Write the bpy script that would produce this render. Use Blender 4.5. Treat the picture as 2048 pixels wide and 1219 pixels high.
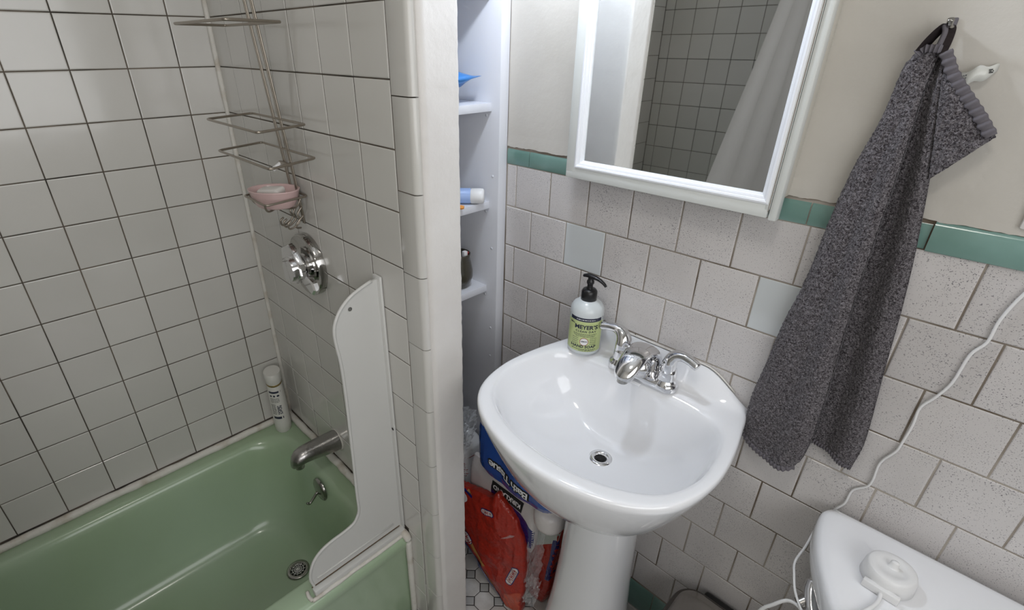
import bpy, bmesh, math, random
from mathutils import Vector, Matrix, noise
from mathutils.bvhtree import BVHTree
R_ = random.Random(7)
SC = bpy.context.scene
COL = SC.collection
for o in list(bpy.data.objects): bpy.data.objects.remove(o)

# ------------------------------------------------------------------ camera
YAW, PIT = 0.8098, -0.4739
fw = Vector((-math.sin(YAW)*math.cos(PIT), math.cos(YAW)*math.cos(PIT), math.sin(PIT)))
rt = Vector((math.cos(YAW), math.sin(YAW), 0)); up = rt.cross(fw)
cam = bpy.data.cameras.new('camera'); co = bpy.data.objects.new('camera', cam); COL.objects.link(co)
m = Matrix((rt, up, -fw)).transposed().to_4x4(); m.translation = Vector((1.46596, -0.50216, 1.47022))
co.matrix_world = m
cam.sensor_width = 36; cam.lens = 1013.23/2048*36; cam.shift_x = 71.7/2048; cam.clip_start = .01
SC.camera = co
SC.view_settings.view_transform = 'Standard'; SC.view_settings.look = 'None'
SC.view_settings.gamma = 1; SC.view_settings.use_curve_mapping = False
SC.view_settings.exposure = 0.1
w = bpy.data.worlds.new('world'); SC.world = w; w.use_nodes = True
w.node_tree.nodes['Background'].inputs[0].default_value = (.9, .93, 1, 1)
w.node_tree.nodes['Background'].inputs[1].default_value = 0.3
BULB_W, CEIL_W, FILL_W = 255, 12.0, 10.0
def area_light(name, loc, size, power, color, rot=(0, 0, 0)):
    l = bpy.data.lights.new(name, 'AREA'); l.shape = 'RECTANGLE'; l.size, l.size_y = size
    l.energy = power; l.color = color
    o = bpy.data.objects.new(name, l); o.location = loc; o.rotation_euler = rot; COL.objects.link(o); return o
# added fill light at the right, behind the camera, with no real source
area_light('fill_light', (2.12, -.75, 1.45), (.8, 1.6), FILL_W, (.97, .98, 1), (0, math.radians(90), 0))

# ------------------------------------------------------------------ materials
def mat(name, col, rough=.5, metal=0, spec=.5, coat=0, emit=None, trans=0, alpha=1, sss=0):
    M = bpy.data.materials.new(name); M.use_nodes = True
    b = M.node_tree.nodes['Principled BSDF']
    b.inputs['Base Color'].default_value = (*col, 1); b.inputs['Roughness'].default_value = rough
    b.inputs['Metallic'].default_value = metal; b.inputs['Specular IOR Level'].default_value = spec
    b.inputs['Coat Weight'].default_value = coat; b.inputs['Coat Roughness'].default_value = .06
    b.inputs['Transmission Weight'].default_value = trans; b.inputs['Alpha'].default_value = alpha
    if emit: b.inputs['Emission Color'].default_value = (*emit[0], 1); b.inputs['Emission Strength'].default_value = emit[1]
    return M
def N(M, t, **k):
    n = M.node_tree.nodes.new(t)
    for a, v in k.items():
        if a in n.inputs: n.inputs[a].default_value = v
        else: setattr(n, a, v)
    return n
def L(M, a, ao, b, bi): M.node_tree.links.new(a.outputs[ao], b.inputs[bi])
def vary(M, c1, c2, scale=3, detail=4, lo=.35, hi=.65, rand=0.0, world=True):
    """mix of two colours by noise, plus a small per-object brightness change"""
    b = M.node_tree.nodes['Principled BSDF']
    g = N(M, 'ShaderNodeNewGeometry'); n = N(M, 'ShaderNodeTexNoise', Scale=scale, Detail=detail)
    L(M, g, 'Position', n, 'Vector')
    r = N(M, 'ShaderNodeValToRGB'); r.color_ramp.elements[0].position = lo; r.color_ramp.elements[1].position = hi
    r.color_ramp.elements[0].color = (*c1, 1); r.color_ramp.elements[1].color = (*c2, 1)
    L(M, n, 'Fac', r, 'Fac')
    out = r
    if rand:
        oi = N(M, 'ShaderNodeObjectInfo'); mr = N(M, 'ShaderNodeMapRange'); mr.inputs['To Min'].default_value = 1-rand; mr.inputs['To Max'].default_value = 1+rand
        L(M, oi, 'Random', mr, 'Value')
        h = N(M, 'ShaderNodeHueSaturation'); L(M, mr, 'Result', h, 'Value'); L(M, r, 'Color', h, 'Color'); out = h
    L(M, out, 'Color', b, 'Base Color')
    return out
def bump(M, scale, strength, dist=.002, detail=4, rough=.6):
    b = M.node_tree.nodes['Principled BSDF']
    g = N(M, 'ShaderNodeNewGeometry'); n = N(M, 'ShaderNodeTexNoise', Scale=scale, Detail=detail, Roughness=rough)
    L(M, g, 'Position', n, 'Vector'); bp = N(M, 'ShaderNodeBump', Strength=strength, Distance=dist)
    L(M, n, 'Fac', bp, 'Height'); L(M, bp, 'Normal', b, 'Normal'); return n, bp

tile_m = mat('glazed_cream_tile', (.6, .58, .54), .16, coat=.3)
vary(tile_m, (.58, .57, .535), (.63, .615, .585), 2.5, rand=.035); bump(tile_m, 14, .12, .004, 2)
grout_dark = mat('brown_grout', (.11, .09, .07), .9); vary(grout_dark, (.035, .03, .024), (.16, .13, .10), 9)
stile_m = mat('speckled_tile', (.6, .57, .56), .3, coat=.15)
def speck():
    M = stile_m; b = M.node_tree.nodes['Principled BSDF']
    base = vary(M, (.56, .535, .525), (.63, .605, .595), 5, rand=.04)
    g = N(M, 'ShaderNodeNewGeometry'); n = N(M, 'ShaderNodeTexNoise', Scale=600, Detail=2, Roughness=.55)
    L(M, g, 'Position', n, 'Vector')
    n2 = N(M, 'ShaderNodeTexNoise', Scale=14, Detail=2); L(M, g, 'Position', n2, 'Vector')
    ad = N(M, 'ShaderNodeMath', operation='MULTIPLY_ADD'); L(M, n2, 'Fac', ad, 0); ad.inputs[1].default_value = .13; L(M, n, 'Fac', ad, 2)
    r = N(M, 'ShaderNodeValToRGB'); r.color_ramp.elements[0].position = .685; r.color_ramp.elements[1].position = .735
    L(M, ad, 'Value', r, 'Fac')
    mx = N(M, 'ShaderNodeMix', data_type='RGBA'); L(M, r, 'Color', mx, 'Factor'); L(M, base, 'Color', mx, 'A'); mx.inputs['B'].default_value = (.17, .16, .17, 1)
    M.node_tree.links.new(mx.outputs[2], b.inputs['Base Color'])
    bump(M, 260, .18, .0012, 2)
speck()
newtile_m = mat('plain_replacement_tile', (.60, .63, .64), .12, coat=.4); bump(newtile_m, 10, .08, .003, 2)
grout_mid = mat('sink_wall_grout', (.25, .22, .18), .9); vary(grout_mid, (.13, .1, .07), (.42, .38, .33), 7)
green_m = mat('green_trim_tile', (.1, .25, .21), .15, coat=.4); vary(green_m, (.135, .25, .215), (.19, .32, .285), 9, rand=.06); bump(green_m, 20, .1, .003, 2)
plaster_m = mat('cream_wall_paint', (.66, .62, .56), .42); vary(plaster_m, (.49, .465, .42), (.56, .535, .49), 4)
def plaster_bump():
    n, bp = bump(plaster_m, 26, .35, .004, 6, .62)
plaster_bump()
paint_m = mat('glossy_white_trim_paint', (.68, .655, .62), .35); vary(paint_m, (.68, .655, .63), (.74, .72, .695), 6); bump(paint_m, 45, .4, .0025, 6, .6)
shelf_m = mat('cool_white_shelf_paint', (.68, .69, .73), .4); bump(shelf_m, 60, .25, .0012, 4)
cab_m = mat('cabinet_paint', (.66, .68, .66), .32); bump(cab_m, 35, .2, .001, 3)
cabside_m = mat('aged_cabinet_side_paint', (.6, .575, .51), .4); bump(cabside_m, 25, .25, .002, 4)
mold_m = mat('white_gloss_moulding', (.86, .88, .92), .2)
mirror_m = mat('mirror_glass', (.86, .88, .88), .015, 1)
porc_m = mat('white_porcelain', (.85, .86, .885), .09, coat=.6)
tub_m = mat('mint_green_enamel', (.3, .43, .3), .2, coat=.3); vary(tub_m, (.335, .45, .28), (.40, .52, .37), 1.6); bump(tub_m, 40, .08, .001, 3)
chrome = mat('chrome', (.74, .74, .75), .07, 1); mchrome = mat('dark_reflection_chrome', (.46, .45, .43), .1, 1); dchrome = mat('worn_dark_chrome', (.36, .35, .33), .2, 1)  # mchrome: dark room reflections put into the colour of the valve plate
schrome = mat('water_spotted_chrome', (.40, .39, .38), .24, 1); bump(schrome, 90, .35, .002, 4)
wire_m = mat('stained_steel_wire', (.36, .32, .27), .35, .9)
guard_m = mat('white_plastic_guard', (.62, .62, .60), .35)
caulk_m = mat('stained_caulk', (.66, .63, .57), .6); vary(caulk_m, (.48, .42, .34), (.70, .68, .63), 18, 6, .25, .5); bump(caulk_m, 90, .6, .003, 4)
pink_m = mat('pink_plastic', (.66, .47, .46), .3, coat=.2); soap_m = mat('white_soap', (.76, .73, .70), .4)
cream_pl = mat('white_bottle_plastic', (.70, .69, .65), .3); gold_m = mat('gold_band', (.35, .26, .10), .3, .8)
blackp = mat('black_plastic', (.006, .006, .007), .3); ink = mat('dark_navy_ink', (.012, .016, .04), .5); ink_soft = mat('grey_print', (.12, .12, .11), .5)
frost_m = mat('frosted_bottle', (.62, .66, .67), .3, coat=.2); lime_m = mat('lime_label', (.52, .60, .27), .4); whiteink = mat('white_ink', (.8, .8, .8), .5)
blue_m = mat('blue_film', (.012, .07, .32), .25, coat=.5); navy_m = mat('navy_film', (.006, .012, .13), .25, coat=.5)
red_m = mat('red_film', (.36, .022, .010), .3, coat=.15); n_, b_ = bump(red_m, 28, .8, .009, 3)
orange_red = mat('orange_red_film', (.50, .07, .03), .3, coat=.4); redink = mat('red_ink', (.35, .03, .03), .5)
goldink = mat('tan_ink', (.40, .22, .06), .5)
tp_m = mat('white_tissue_under_film', (.62, .585, .57), .4, coat=.2); bump(tp_m, 40, .35, .004, 3)
film_m = mat('clear_film', (.8, .82, .84), .12, alpha=.28, spec=.8)
sage_m = mat('pale_grey_green_wrap', (.47, .51, .47), .35)
oct_m = mat('white_floor_tile', (.62, .61, .59), .35); vary(oct_m, (.5, .485, .46), (.66, .65, .63), 20, rand=.05)
dot_m = mat('pale_grey_dot_tile', (.42, .42, .41), .4); grout_blk = mat('black_floor_grout', (.035, .03, .028), .9)
mug_m = mat('olive_brown_glaze', (.05, .045, .03), .2, coat=.3); orange_m = mat('orange_plastic', (.75, .3, .05), .4)
bblue = mat('pale_blue_label', (.32, .45, .75), .4); brush_b = mat('toothbrush_blue', (.02, .06, .35), .3)
bin_m = mat('brushed_steel', (.42, .40, .38), .2, 1); binrim = mat('dark_bin_rim', (.13, .12, .11), .3, .8)
cord_m = mat('white_cord', (.78, .78, .78), .35); tape_m = mat('clear_adhesive_strip', (.75, .76, .72), .15, alpha=.75)
curtain_m = mat('pale_grey_curtain', (.55, .54, .53), .6); bump(curtain_m, 8, .3, .01, 3)
pitch_m = mat('dark_void', (.01, .01, .01), .9); dirt_m = mat('brown_dirt_line', (.13, .085, .05), .9)
ceil_m = mat('white_ceiling_paint', (.75, .74, .72), .7)
bulb_m = mat('lit_bulb', (1, 1, 1), .5, emit=((.80, .88, 1), BULB_W)); bulb2_m = mat('unlit_bulb', (.8, .8, .78), .25)
diff_m = mat('lit_diffuser', (1, 1, 1), .5, emit=((1, .955, .89), CEIL_W))
towel_m = mat('charcoal_terry', (.10, .09, .095), .95, spec=.15)
def terry():
    M = towel_m; b = M.node_tree.nodes['Principled BSDF']
    g = N(M, 'ShaderNodeNewGeometry'); n = N(M, 'ShaderNodeTexNoise', Scale=430, Detail=2, Roughness=.5, Distortion=1.2); L(M, g, 'Position', n, 'Vector')
    r = N(M, 'ShaderNodeValToRGB'); r.color_ramp.elements[0].position = .38; r.color_ramp.elements[1].position = .66
    r.color_ramp.elements[0].color = (.03, .024, .028, 1); r.color_ramp.elements[1].color = (.235, .22, .235, 1)
    L(M, n, 'Fac', r, 'Fac'); L(M, r, 'Color', b, 'Base Color')
    bp = N(M, 'ShaderNodeBump', Strength=.9, Distance=.003); L(M, n, 'Fac', bp, 'Height'); L(M, bp, 'Normal', b, 'Normal')
    b.inputs['Sheen Weight'].default_value = .15
terry()
hem_m = mat('grey_woven_hem', (.14, .13, .145), .9, spec=.2); loop_m = mat('shaded_loop_tape', (.05, .036, .038), .9)

# ------------------------------------------------------------------ helpers
def link(o, parent=None):
    COL.objects.link(o)
    if parent is not None: o.parent = parent
    return o
def obj(name, me, material=None, parent=None, smooth=False, loc=None, kind=None):
    if isinstance(me, bmesh.types.BMesh):
        bm = me; bmesh.ops.recalc_face_normals(bm, faces=bm.faces); me = bpy.data.meshes.new(name); bm.to_mesh(me); bm.free()
    if material is not None and len(me.materials) == 0:
        for q in (material if isinstance(material, (list, tuple)) else [material]): me.materials.append(q)
    if smooth:
        me.polygons.foreach_set('use_smooth', [True]*len(me.polygons))
        if smooth != True: me.set_sharp_from_angle(angle=math.radians(smooth))
    o = bpy.data.objects.new(name, me)
    if loc: o.location = loc
    if kind: o['kind'] = kind
    return link(o, parent)
def thing(name, label, cat, loc=(0, 0, 0), group=None, rotz=0):
    o = bpy.data.objects.new(name, None); o.empty_display_size = .02; o.location = loc; o.rotation_euler = (0, 0, rotz)
    o['label'] = label; o['category'] = cat
    if group: o['group'] = group
    return link(o)
def tag(o, label, cat, group=None):
    o['label'] = label; o['category'] = cat
    if group: o['group'] = group
    return o
def struct(name): 
    o = bpy.data.objects.new(name, None); o.empty_display_size = .02; o['kind'] = 'structure'; return link(o)
def box(x0, x1, y0, y1, z0, z1, bev=0, seg=2, bm=None):
    new = bm is None
    b = bmesh.new()
    vs = [b.verts.new((x, y, z)) for x in (x0, x1) for y in (y0, y1) for z in (z0, z1)]
    for f in ((0, 1, 3, 2), (4, 6, 7, 5), (0, 4, 5, 1), (2, 3, 7, 6), (0, 2, 6, 4), (1, 5, 7, 3)): b.faces.new([vs[i] for i in f])
    if bev: bmesh.ops.bevel(b, geom=b.edges[:], offset=bev, segments=seg, profile=.5, affect='EDGES')
    if new: return b
    merge(bm, b); return bm
def merge(bm, other, mtx=None):
    if mtx is not None: other.transform(mtx)
    me = bpy.data.meshes.new('t'); other.to_mesh(me); other.free(); bm.from_mesh(me); bpy.data.meshes.remove(me); return bm
def loft(loops, cap0=True, cap1=True, closed=True, bm=None):
    bm = bm or bmesh.new(); prev = None; first = None
    for lp in loops:
        vs = [bm.verts.new(p) for p in lp]
        if prev:
            n = len(vs)
            for i in range(n if closed else n-1):
                bm.faces.new((prev[i], prev[(i+1) % n], vs[(i+1) % n], vs[i]))
        else: first = vs
        prev = vs
    if cap0: bm.faces.new(first[::-1])
    if cap1: bm.faces.new(prev)
    return bm
def circ(c, r, n=24, ax='z', ry=None, a0=0):
    ry = ry or r; out = []
    for i in range(n):
        a = 2*math.pi*i/n+a0; u, v = r*math.cos(a), ry*math.sin(a)
        out.append({'z': (c[0]+u, c[1]+v, c[2]), 'y': (c[0]+u, c[1], c[2]+v), 'x': (c[0], c[1]+u, c[2]+v)}[ax])
    return out
def lathe(c, prof, n=28, ax='z', k=1.0, cap=True):
    """prof: (radius, offset along the axis); k squashes the second radius"""
    i = {'x': 0, 'y': 1, 'z': 2}[ax]; lps = []
    for r, h in prof:
        cc = list(c); cc[i] += h; lps.append(circ(cc, r, n, ax, r*k))
    return loft(lps, cap, cap)
def catmull(P, sub=6):
    P = [Vector(p) for p in P]; Q = [P[0]*2-P[1]]+P+[P[-1]*2-P[-2]]; out = []
    for i in range(1, len(Q)-2):
        for s in range(sub):
            t = s/sub; a, b, c, d = Q[i-1], Q[i], Q[i+1], Q[i+2]
            out.append(.5*((2*b)+(c-a)*t+(2*a-5*b+4*c-d)*t*t+(3*b-a-3*c+d)*t**3))
    out.append(P[-1]); return out
def tube(P, r, n=10, smooth=True, sub=6, flat=1.0, upv=(0, 0, 1), closed=False, bm=None):
    """r: number or list per control point; flat: ratio of the radius along the up vector"""
    if smooth and not closed:
        rr = r if isinstance(r, (list, tuple)) else [r]*len(P)
        RR = [q.x for q in catmull([(a, 0, 0) for a in rr], sub)]; P = catmull(P, sub)
    else:
        P = [Vector(p) for p in P]; RR = r if isinstance(r, (list, tuple)) else [r]*len(P)
    lps = []; m_ = len(P); u = Vector(upv)
    for i, p in enumerate(P):
        if closed: t = (P[(i+1) % m_]-P[i-1])
        else: t = (P[min(i+1, m_-1)]-P[max(i-1, 0)])
        t.normalize(); s = t.cross(u)
        if s.length < 1e-3: s = t.cross(Vector((1, .1, 0)))
        s.normalize(); v = s.cross(t).normalized()
        if upv == (0, 0, 1) and not closed: u = v if i and abs(t.z) > .5 else u
        lps.append([p+s*RR[i]*math.cos(2*math.pi*k/n)+v*RR[i]*flat*math.sin(2*math.pi*k/n) for k in range(n)])
    if closed:
        bm = bm or bmesh.new(); vs = [[bm.verts.new(q) for q in l] for l in lps]
        for i in range(m_):
            a, b = vs[i], vs[(i+1) % m_]
            for k in range(n): bm.faces.new((a[k], a[(k+1) % n], b[(k+1) % n], b[k]))
        return bm
    return loft(lps, bm=bm)
def rrect(x0, x1, y0, y1, r, z=0, nc=8, ns=10):
    out = []; r = min(r, (x1-x0)/2-1e-4, (y1-y0)/2-1e-4)
    cs = [(x1-r, y1-r, 0), (x0+r, y1-r, 90), (x0+r, y0+r, 180), (x1-r, y0+r, 270)]
    for i, (cx, cy, a0) in enumerate(cs):
        for k in range(nc+1):
            a = math.radians(a0+90*k/nc); out.append((cx+r*math.cos(a), cy+r*math.sin(a), z))
        nx = cs[(i+1) % 4]; a = math.radians(a0+90); p = (cx+r*math.cos(a), cy+r*math.sin(a)); q = (nx[0]+r*math.cos(a), nx[1]+r*math.sin(a))
        for k in range(1, ns): out.append((p[0]+(q[0]-p[0])*k/ns, p[1]+(q[1]-p[1])*k/ns, z))
    return out
def text_mesh(s, size, align='CENTER', bold=0, spacing=1.0, shear=0):
    cu = bpy.data.curves.new('t', 'FONT'); cu.body = s; cu.size = size; cu.align_x = align; cu.offset = bold; cu.space_character = spacing; cu.resolution_u = 2; cu.shear = shear
    o = bpy.data.objects.new('t', cu); COL.objects.link(o); dg = bpy.context.evaluated_depsgraph_get(); dg.update()
    me = bpy.data.meshes.new_from_object(o.evaluated_get(dg)); bpy.data.objects.remove(o); bm = bmesh.new(); bm.from_mesh(me); bpy.data.meshes.remove(me); return bm
def poly(pts):
    bm = bmesh.new(); bm.faces.new([bm.verts.new((p[0], p[1], 0)) for p in pts]); return bm
def rect2(x0, x1, y0, y1): return poly([(x0, y0), (x1, y0), (x1, y1), (x0, y1)])
def densify(bm, size):
    bmesh.ops.triangulate(bm, faces=bm.faces[:])
    for _ in range(7):
        es = [e for e in bm.edges if e.calc_length() > size]
        if not es: break
        bmesh.ops.subdivide_edges(bm, edges=es, cuts=1); bmesh.ops.triangulate(bm, faces=bm.faces[:])
    return bm
def bvh_of(o):
    bm = bmesh.new(); bm.from_mesh(o.data); t = BVHTree.FromBMesh(bm); bm.free(); return t
def decal(name, bm, material, parent, origin, ux, uy, bvh, off=.0004, size=.006):
    """print a flat 2-D mesh (x along ux, y along uy) on to the surface in bvh, looking along -(ux x uy)"""
    ux, uy = Vector(ux).normalized(), Vector(uy).normalized(); nrm = ux.cross(uy).normalized(); origin = Vector(origin)
    densify(bm, size); dead = []
    for v in bm.verts:
        p = origin+ux*v.co.x+uy*v.co.y+nrm*.25
        h = bvh.ray_cast(p, -nrm, .6)
        if h[0] is None: dead.append(v); continue
        v.co = h[0]+nrm*off
    if dead: bmesh.ops.delete(bm, geom=dead, context='VERTS')
    if not bm.faces: bm.free(); return None
    me = bpy.data.meshes.new(name); bm.to_mesh(me); bm.free()
    return obj(name, me, material, parent)
def lines_bm(rows, w, h, gap, seed=1, ragged=.25):
    """rows of small print too small to read: short dashes"""
    r = random.Random(seed); bm = bmesh.new()
    for i in range(rows):
        x = -w/2+r.random()*ragged*w*.3; e = w/2-r.random()*ragged*w*.3
        while x < e:
            l = r.uniform(.6, 2.2)*h*1.6; x2 = min(x+l, e)
            merge(bm, rect2(x, x2, -i*gap-h, -i*gap)); x = x2+h*.7
    return bm
def noised(P, s, seed=0): return noise.noise(Vector(P)*s+Vector((seed, 0, 0)))

# ------------------------------------------------------------------ tiles
_tm = {}
def tile_me(w, h, t=.004, bev=.0022, key='tile', material=None):
    k = (round(w, 4), round(h, 4), key)
    if k in _tm: return _tm[k]
    a, b = w/2, h/2
    lps = [[(-a, t, -b), (a, t, -b), (a, t, b), (-a, t, b)],
           [(-a, .0012, -b), (a, .0012, -b), (a, .0012, b), (-a, .0012, b)],
           [(-a+bev*.4, .0003, -b+bev*.4), (a-bev*.4, .0003, -b+bev*.4), (a-bev*.4, .0003, b-bev*.4), (-a+bev*.4, .0003, b-bev*.4)],
           [(-a+bev, 0, -b+bev), (a-bev, 0, -b+bev), (a-bev, 0, b-bev), (-a+bev, 0, b-bev)]]
    bm = loft(lps, cap0=False); bmesh.ops.recalc_face_normals(bm, faces=bm.faces)
    for f in bm.faces:
        if f.normal.y > .5: bmesh.ops.reverse_faces(bm, faces=bm.faces[:]); break
    me = bpy.data.meshes.new(key); bm.to_mesh(me); bm.free(); me.materials.append(material)
    me.polygons.foreach_set('use_smooth', [False]*len(me.polygons)); _tm[k] = me; return me
def put_tile(parent, c, w, h, rotz, material, key='tile', name='tile', jit=.0004, joint=.0022, tilt=.0035):
    me = tile_me(w-joint, h-joint, key=key, material=material)
    o = bpy.data.objects.new(name, me)
    o.location = c
    o.rotation_euler = (R_.uniform(-tilt, tilt), 0, rotz+R_.uniform(-tilt, tilt))
    dy = R_.uniform(-jit, jit); o.location += Vector((-math.sin(rotz)*-dy, -math.cos(rotz)*dy, 0))
    o.parent = parent; COL.objects.link(o); return o
def tile_field(parent, rects, rotz, origin, material, key, name='tile', mat_for=None, joint=.0023, jit=.0003, tilt=.0025):
    """rects: (u0,u1,z0,z1); u runs along the wall"""
    c, s = math.cos(rotz), math.sin(rotz)
    for (u0, u1, z0, z1) in rects:
        u = (u0+u1)/2; loc = (origin[0]+c*u, origin[1]+s*u, (z0+z1)/2)
        M_, K_ = material, key
        if mat_for:
            q = mat_for(u, (z0+z1)/2)
            if q: M_, K_ = q
        put_tile(parent, loc, u1-u0, z1-z0, rotz, M_, K_, name, joint=joint, jit=jit, tilt=tilt)
def tile_stuff(parent, rects, rotz, origin, material, name='tiles', joint=.0018):
    c, s = math.cos(rotz), math.sin(rotz); vs, fs = [], []
    for (u0, u1, z0, z1) in rects:
        u0 += joint/2; u1 -= joint/2; z0 += joint/2; z1 -= joint/2; k = len(vs)
        for d, i in ((.003, 0), (.001, 0), (0, .0015)):
            for (u, z) in ((u0+i, z0+i), (u1-i, z0+i), (u1-i, z1-i), (u0+i, z1-i)):
                vs.append((origin[0]+c*u-s*d, origin[1]+s*u+c*d, z))
        for a in (0, 4):
            for q in range(4): fs.append((k+a+q, k+a+(q+1) % 4, k+a+4+(q+1) % 4, k+a+4+q))
        fs.append((k+8, k+9, k+10, k+11))
    me = bpy.data.meshes.new(name); me.from_pydata(vs, [], fs); o = obj(name, me, material, parent); o['kind'] = 'stuff'; return o

# ------------------------------------------------------------------ the room
YB, YF, XR, H = .383, -1.51, 2.2, 2.4
floor = obj('floor', box(-.1, XR+.1, YF-.1, YB+.1, -.12, -.0012), grout_blk, kind='structure')
obj('ceiling', box(-.1, XR+.1, YF-.1, YB+.1, H, H+.1), ceil_m, kind='structure')
wall_left = obj('wall_left', box(-.11, -.0013, YF-.1, .1, 0, H), grout_dark, kind='structure')
wall_mid = obj('wall_middle', box(0, .787, .0013, .094, 0, H), grout_dark, kind='structure')
wall_back = obj('wall_back', box(-.1, XR+.1, YB+.0014, YB+.1, 0, H), grout_mid, kind='structure')
wall_front = obj('wall_front', box(-.1, .8, YF-.11, YF-.0013, 0, H), grout_dark, kind='structure')
obj('painted_wall', box(.8, XR+.1, YF-.11, YF, 0, H), plaster_m, wall_front)
# right wall with its doorway
obj('wall_right', box(XR, XR+.1, -.3, YB+.1, 0, H), plaster_m, kind='structure')
obj('trim_3', box(XR-.002, XR+.1, YF-.1, -.3, 2.06, H), plaster_m, kind='structure')
obj('trim_4', box(XR, XR+.1, YF-.1, YF+.03, 0, 2.06), plaster_m, kind='structure')
d = obj('door_1', box(XR+.02, XR+.06, YF+.03, -.3, 0, 2.05, .002), ceil_m, kind='structure')
for z0, z1 in ((.15, .95), (1.1, 1.9)): obj('door_panel', box(XR+.012, XR+.022, YF+.16, -.43, z0, z1, .004), ceil_m, d)
obj('door_handle', lathe((XR+.02, YF+.09, 1.0), [(.026, 0), (.026, -.006), (.01, -.01), (.01, -.04), (.026, -.05), (.028, -.065), (.015, -.075)], 20, 'x'), chrome, d, True)

rows = [(1.53-.108*j, 1.53-.108*(j-1)) for j in range(-7, 12)]   # z0,z1 ; j=11 ends at .342
ycuts = [0]+[-.0908-.1089*k for k in range(13)]+[YF]
rl, rs = [], []
for (z0, z1) in rows:
    for a, b in zip(ycuts[1:], ycuts[:-1]):
        (rl if z0 < 1.7 and a > -1.3 else rs).append((a, b, z0, min(z1, H)))
def split_joint(l):   # one course on the left wall is made of tiles cut in two, as the jogs in its joints show
    return l
tile_field(wall_left, rl, math.pi/2, (0, 0, 0), tile_m, 'tile')
tile_stuff(wall_left, rs, math.pi/2, (0, 0, 0), tile_m)
xc = [0]+[.0904+.1084*k for k in range(7)]
rl, rs = [], []
for (z0, z1) in rows:
    for a, b in zip(xc[:-1], xc[1:]): (rl if z0 < 1.7 else rs).append((a, b, z0, min(z1, H)))
for k in range(4):
    z1 = .342-.108*k; rl.append((.680, .7408, max(z1-.108, .002), z1))
tile_field(wall_mid, rl, 0, (0, 0, 0), tile_m, 'tile')
tile_stuff(wall_mid, rs, 0, (0, 0, 0), tile_m)
# rounded edge tiles of the partition
def bullnose(h):
    w_, prof = .0562-.002, []
    prof = [(0, .004), (0, .0008), (.0012, 0)]
    for k in range(7): a = math.pi/2*k/6; prof.append((w_-.011+.011*math.sin(a), .011-.011*math.cos(a)))
    prof += [(w_, .014), (w_-.02, .014)]
    bm = loft([[(x, y, z) for x, y in prof] for z in (-h/2+.001, h/2-.001)])
    me = bpy.data.meshes.new('edge_tile'); bmesh.ops.recalc_face_normals(bm, faces=bm.faces); bm.to_mesh(me); bm.free(); me.materials.append(tile_m)
    me.polygons.foreach_set('use_smooth', [True]*len(me.polygons)); me.set_sharp_from_angle(angle=math.radians(40)); return me
bn = bullnose(.1525)
for k in range(-6, 10):
    z1 = 1.3986-.1525*k; z0 = z1-.1525
    if z0 > H-.1: continue
    o = bpy.data.objects.new('edge_tile', bn if z0 > 0 else bullnose(z1)); o.location = (.7418, R_.uniform(-.0004, .0004), (z0+z1)/2 if z0 > 0 else z1/2)
    link(o, wall_mid)
# far tub wall, seen in the mirror
rl, rs = [], []
xc2 = [0, .05]+[.05+.1068*k for k in range(1, 8)]
zc = [1.5166+.1083*k for k in range(-13, 9)]
for a, b in zip(xc2[:-1], xc2[1:]):
    for z0, z1 in zip(zc[:-1], zc[1:]):
        if z0 > .3: (rl if .9 < z0 < 1.95 else rs).append((-b, -a, z0, min(z1, H)))
tile_field(wall_front, rl, math.pi, (0, YF, 0), tile_m, 'tile')
tile_stuff(wall_front, rs, math.pi, (0, YF, 0), tile_m)

# painted end and back of the partition, with its lumpy edge
def lumpy():
    bm = bmesh.new(); nz = 220; prof = []
    yy = [.0145, .03, .05, .07, .086, .092, .0945]
    pr = [(.7975, y) for y in yy]+[(.795, .0965), (.785, .097), (.74, .097), (.6, .097), (.3, .097), (.0, .097)]
    pr = [(.785, .0145)]+pr
    lps = []
    for i in range(nz+1):
        z = H*i/nz; lp = []
        for k, (x, y) in enumerate(pr):
            e = 0
            if 1 <= k <= 10:
                amp = .0005 if k < 5 else .0007
                e = amp*noised((x, y, z), 75, 3)+amp*noised((x, y*2, z), 190, 8)
            lp.append((x+e if k <= 8 else x, y+(e if k >= 6 else 0), z))
        lps.append(lp)
    return loft(lps, False, False, closed=False)
obj('trim_1', lumpy(), paint_m, smooth=True, kind='structure')

# wall above the sink: speckled tiles in running bond
sx0, sp = .6719, .1013
rl, rs = [], []
for j in range(1, 11):
    z1 = 1.2235-.0994*(j-1); z0 = z1-.0994; off = 0 if j % 2 else .5
    for k in range(-2, 17):
        a, b = sx0+(k+off)*sp, sx0+(k+1+off)*sp
        a = max(a, .642); b = min(b, XR)
        if b-a < .006: continue
        (rl if a < 1.75 else rs).append((a, b, z0, z1))
def repl(u, z):
    j = round((1.2235-z)/.0994+.5)
    if j == 2 and (abs(u-(sx0+2*sp)) < .01 or abs(u-(sx0+6*sp)) < .01): return (newtile_m, 'newtile')
tile_field(wall_back, rl, 0, (0, YB, 0), stile_m, 'stile', mat_for=repl, joint=.0024, jit=.0005, tilt=.006)
tile_stuff(wall_back, rs, 0, (0, YB, 0), stile_m, joint=.0024)
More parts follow.
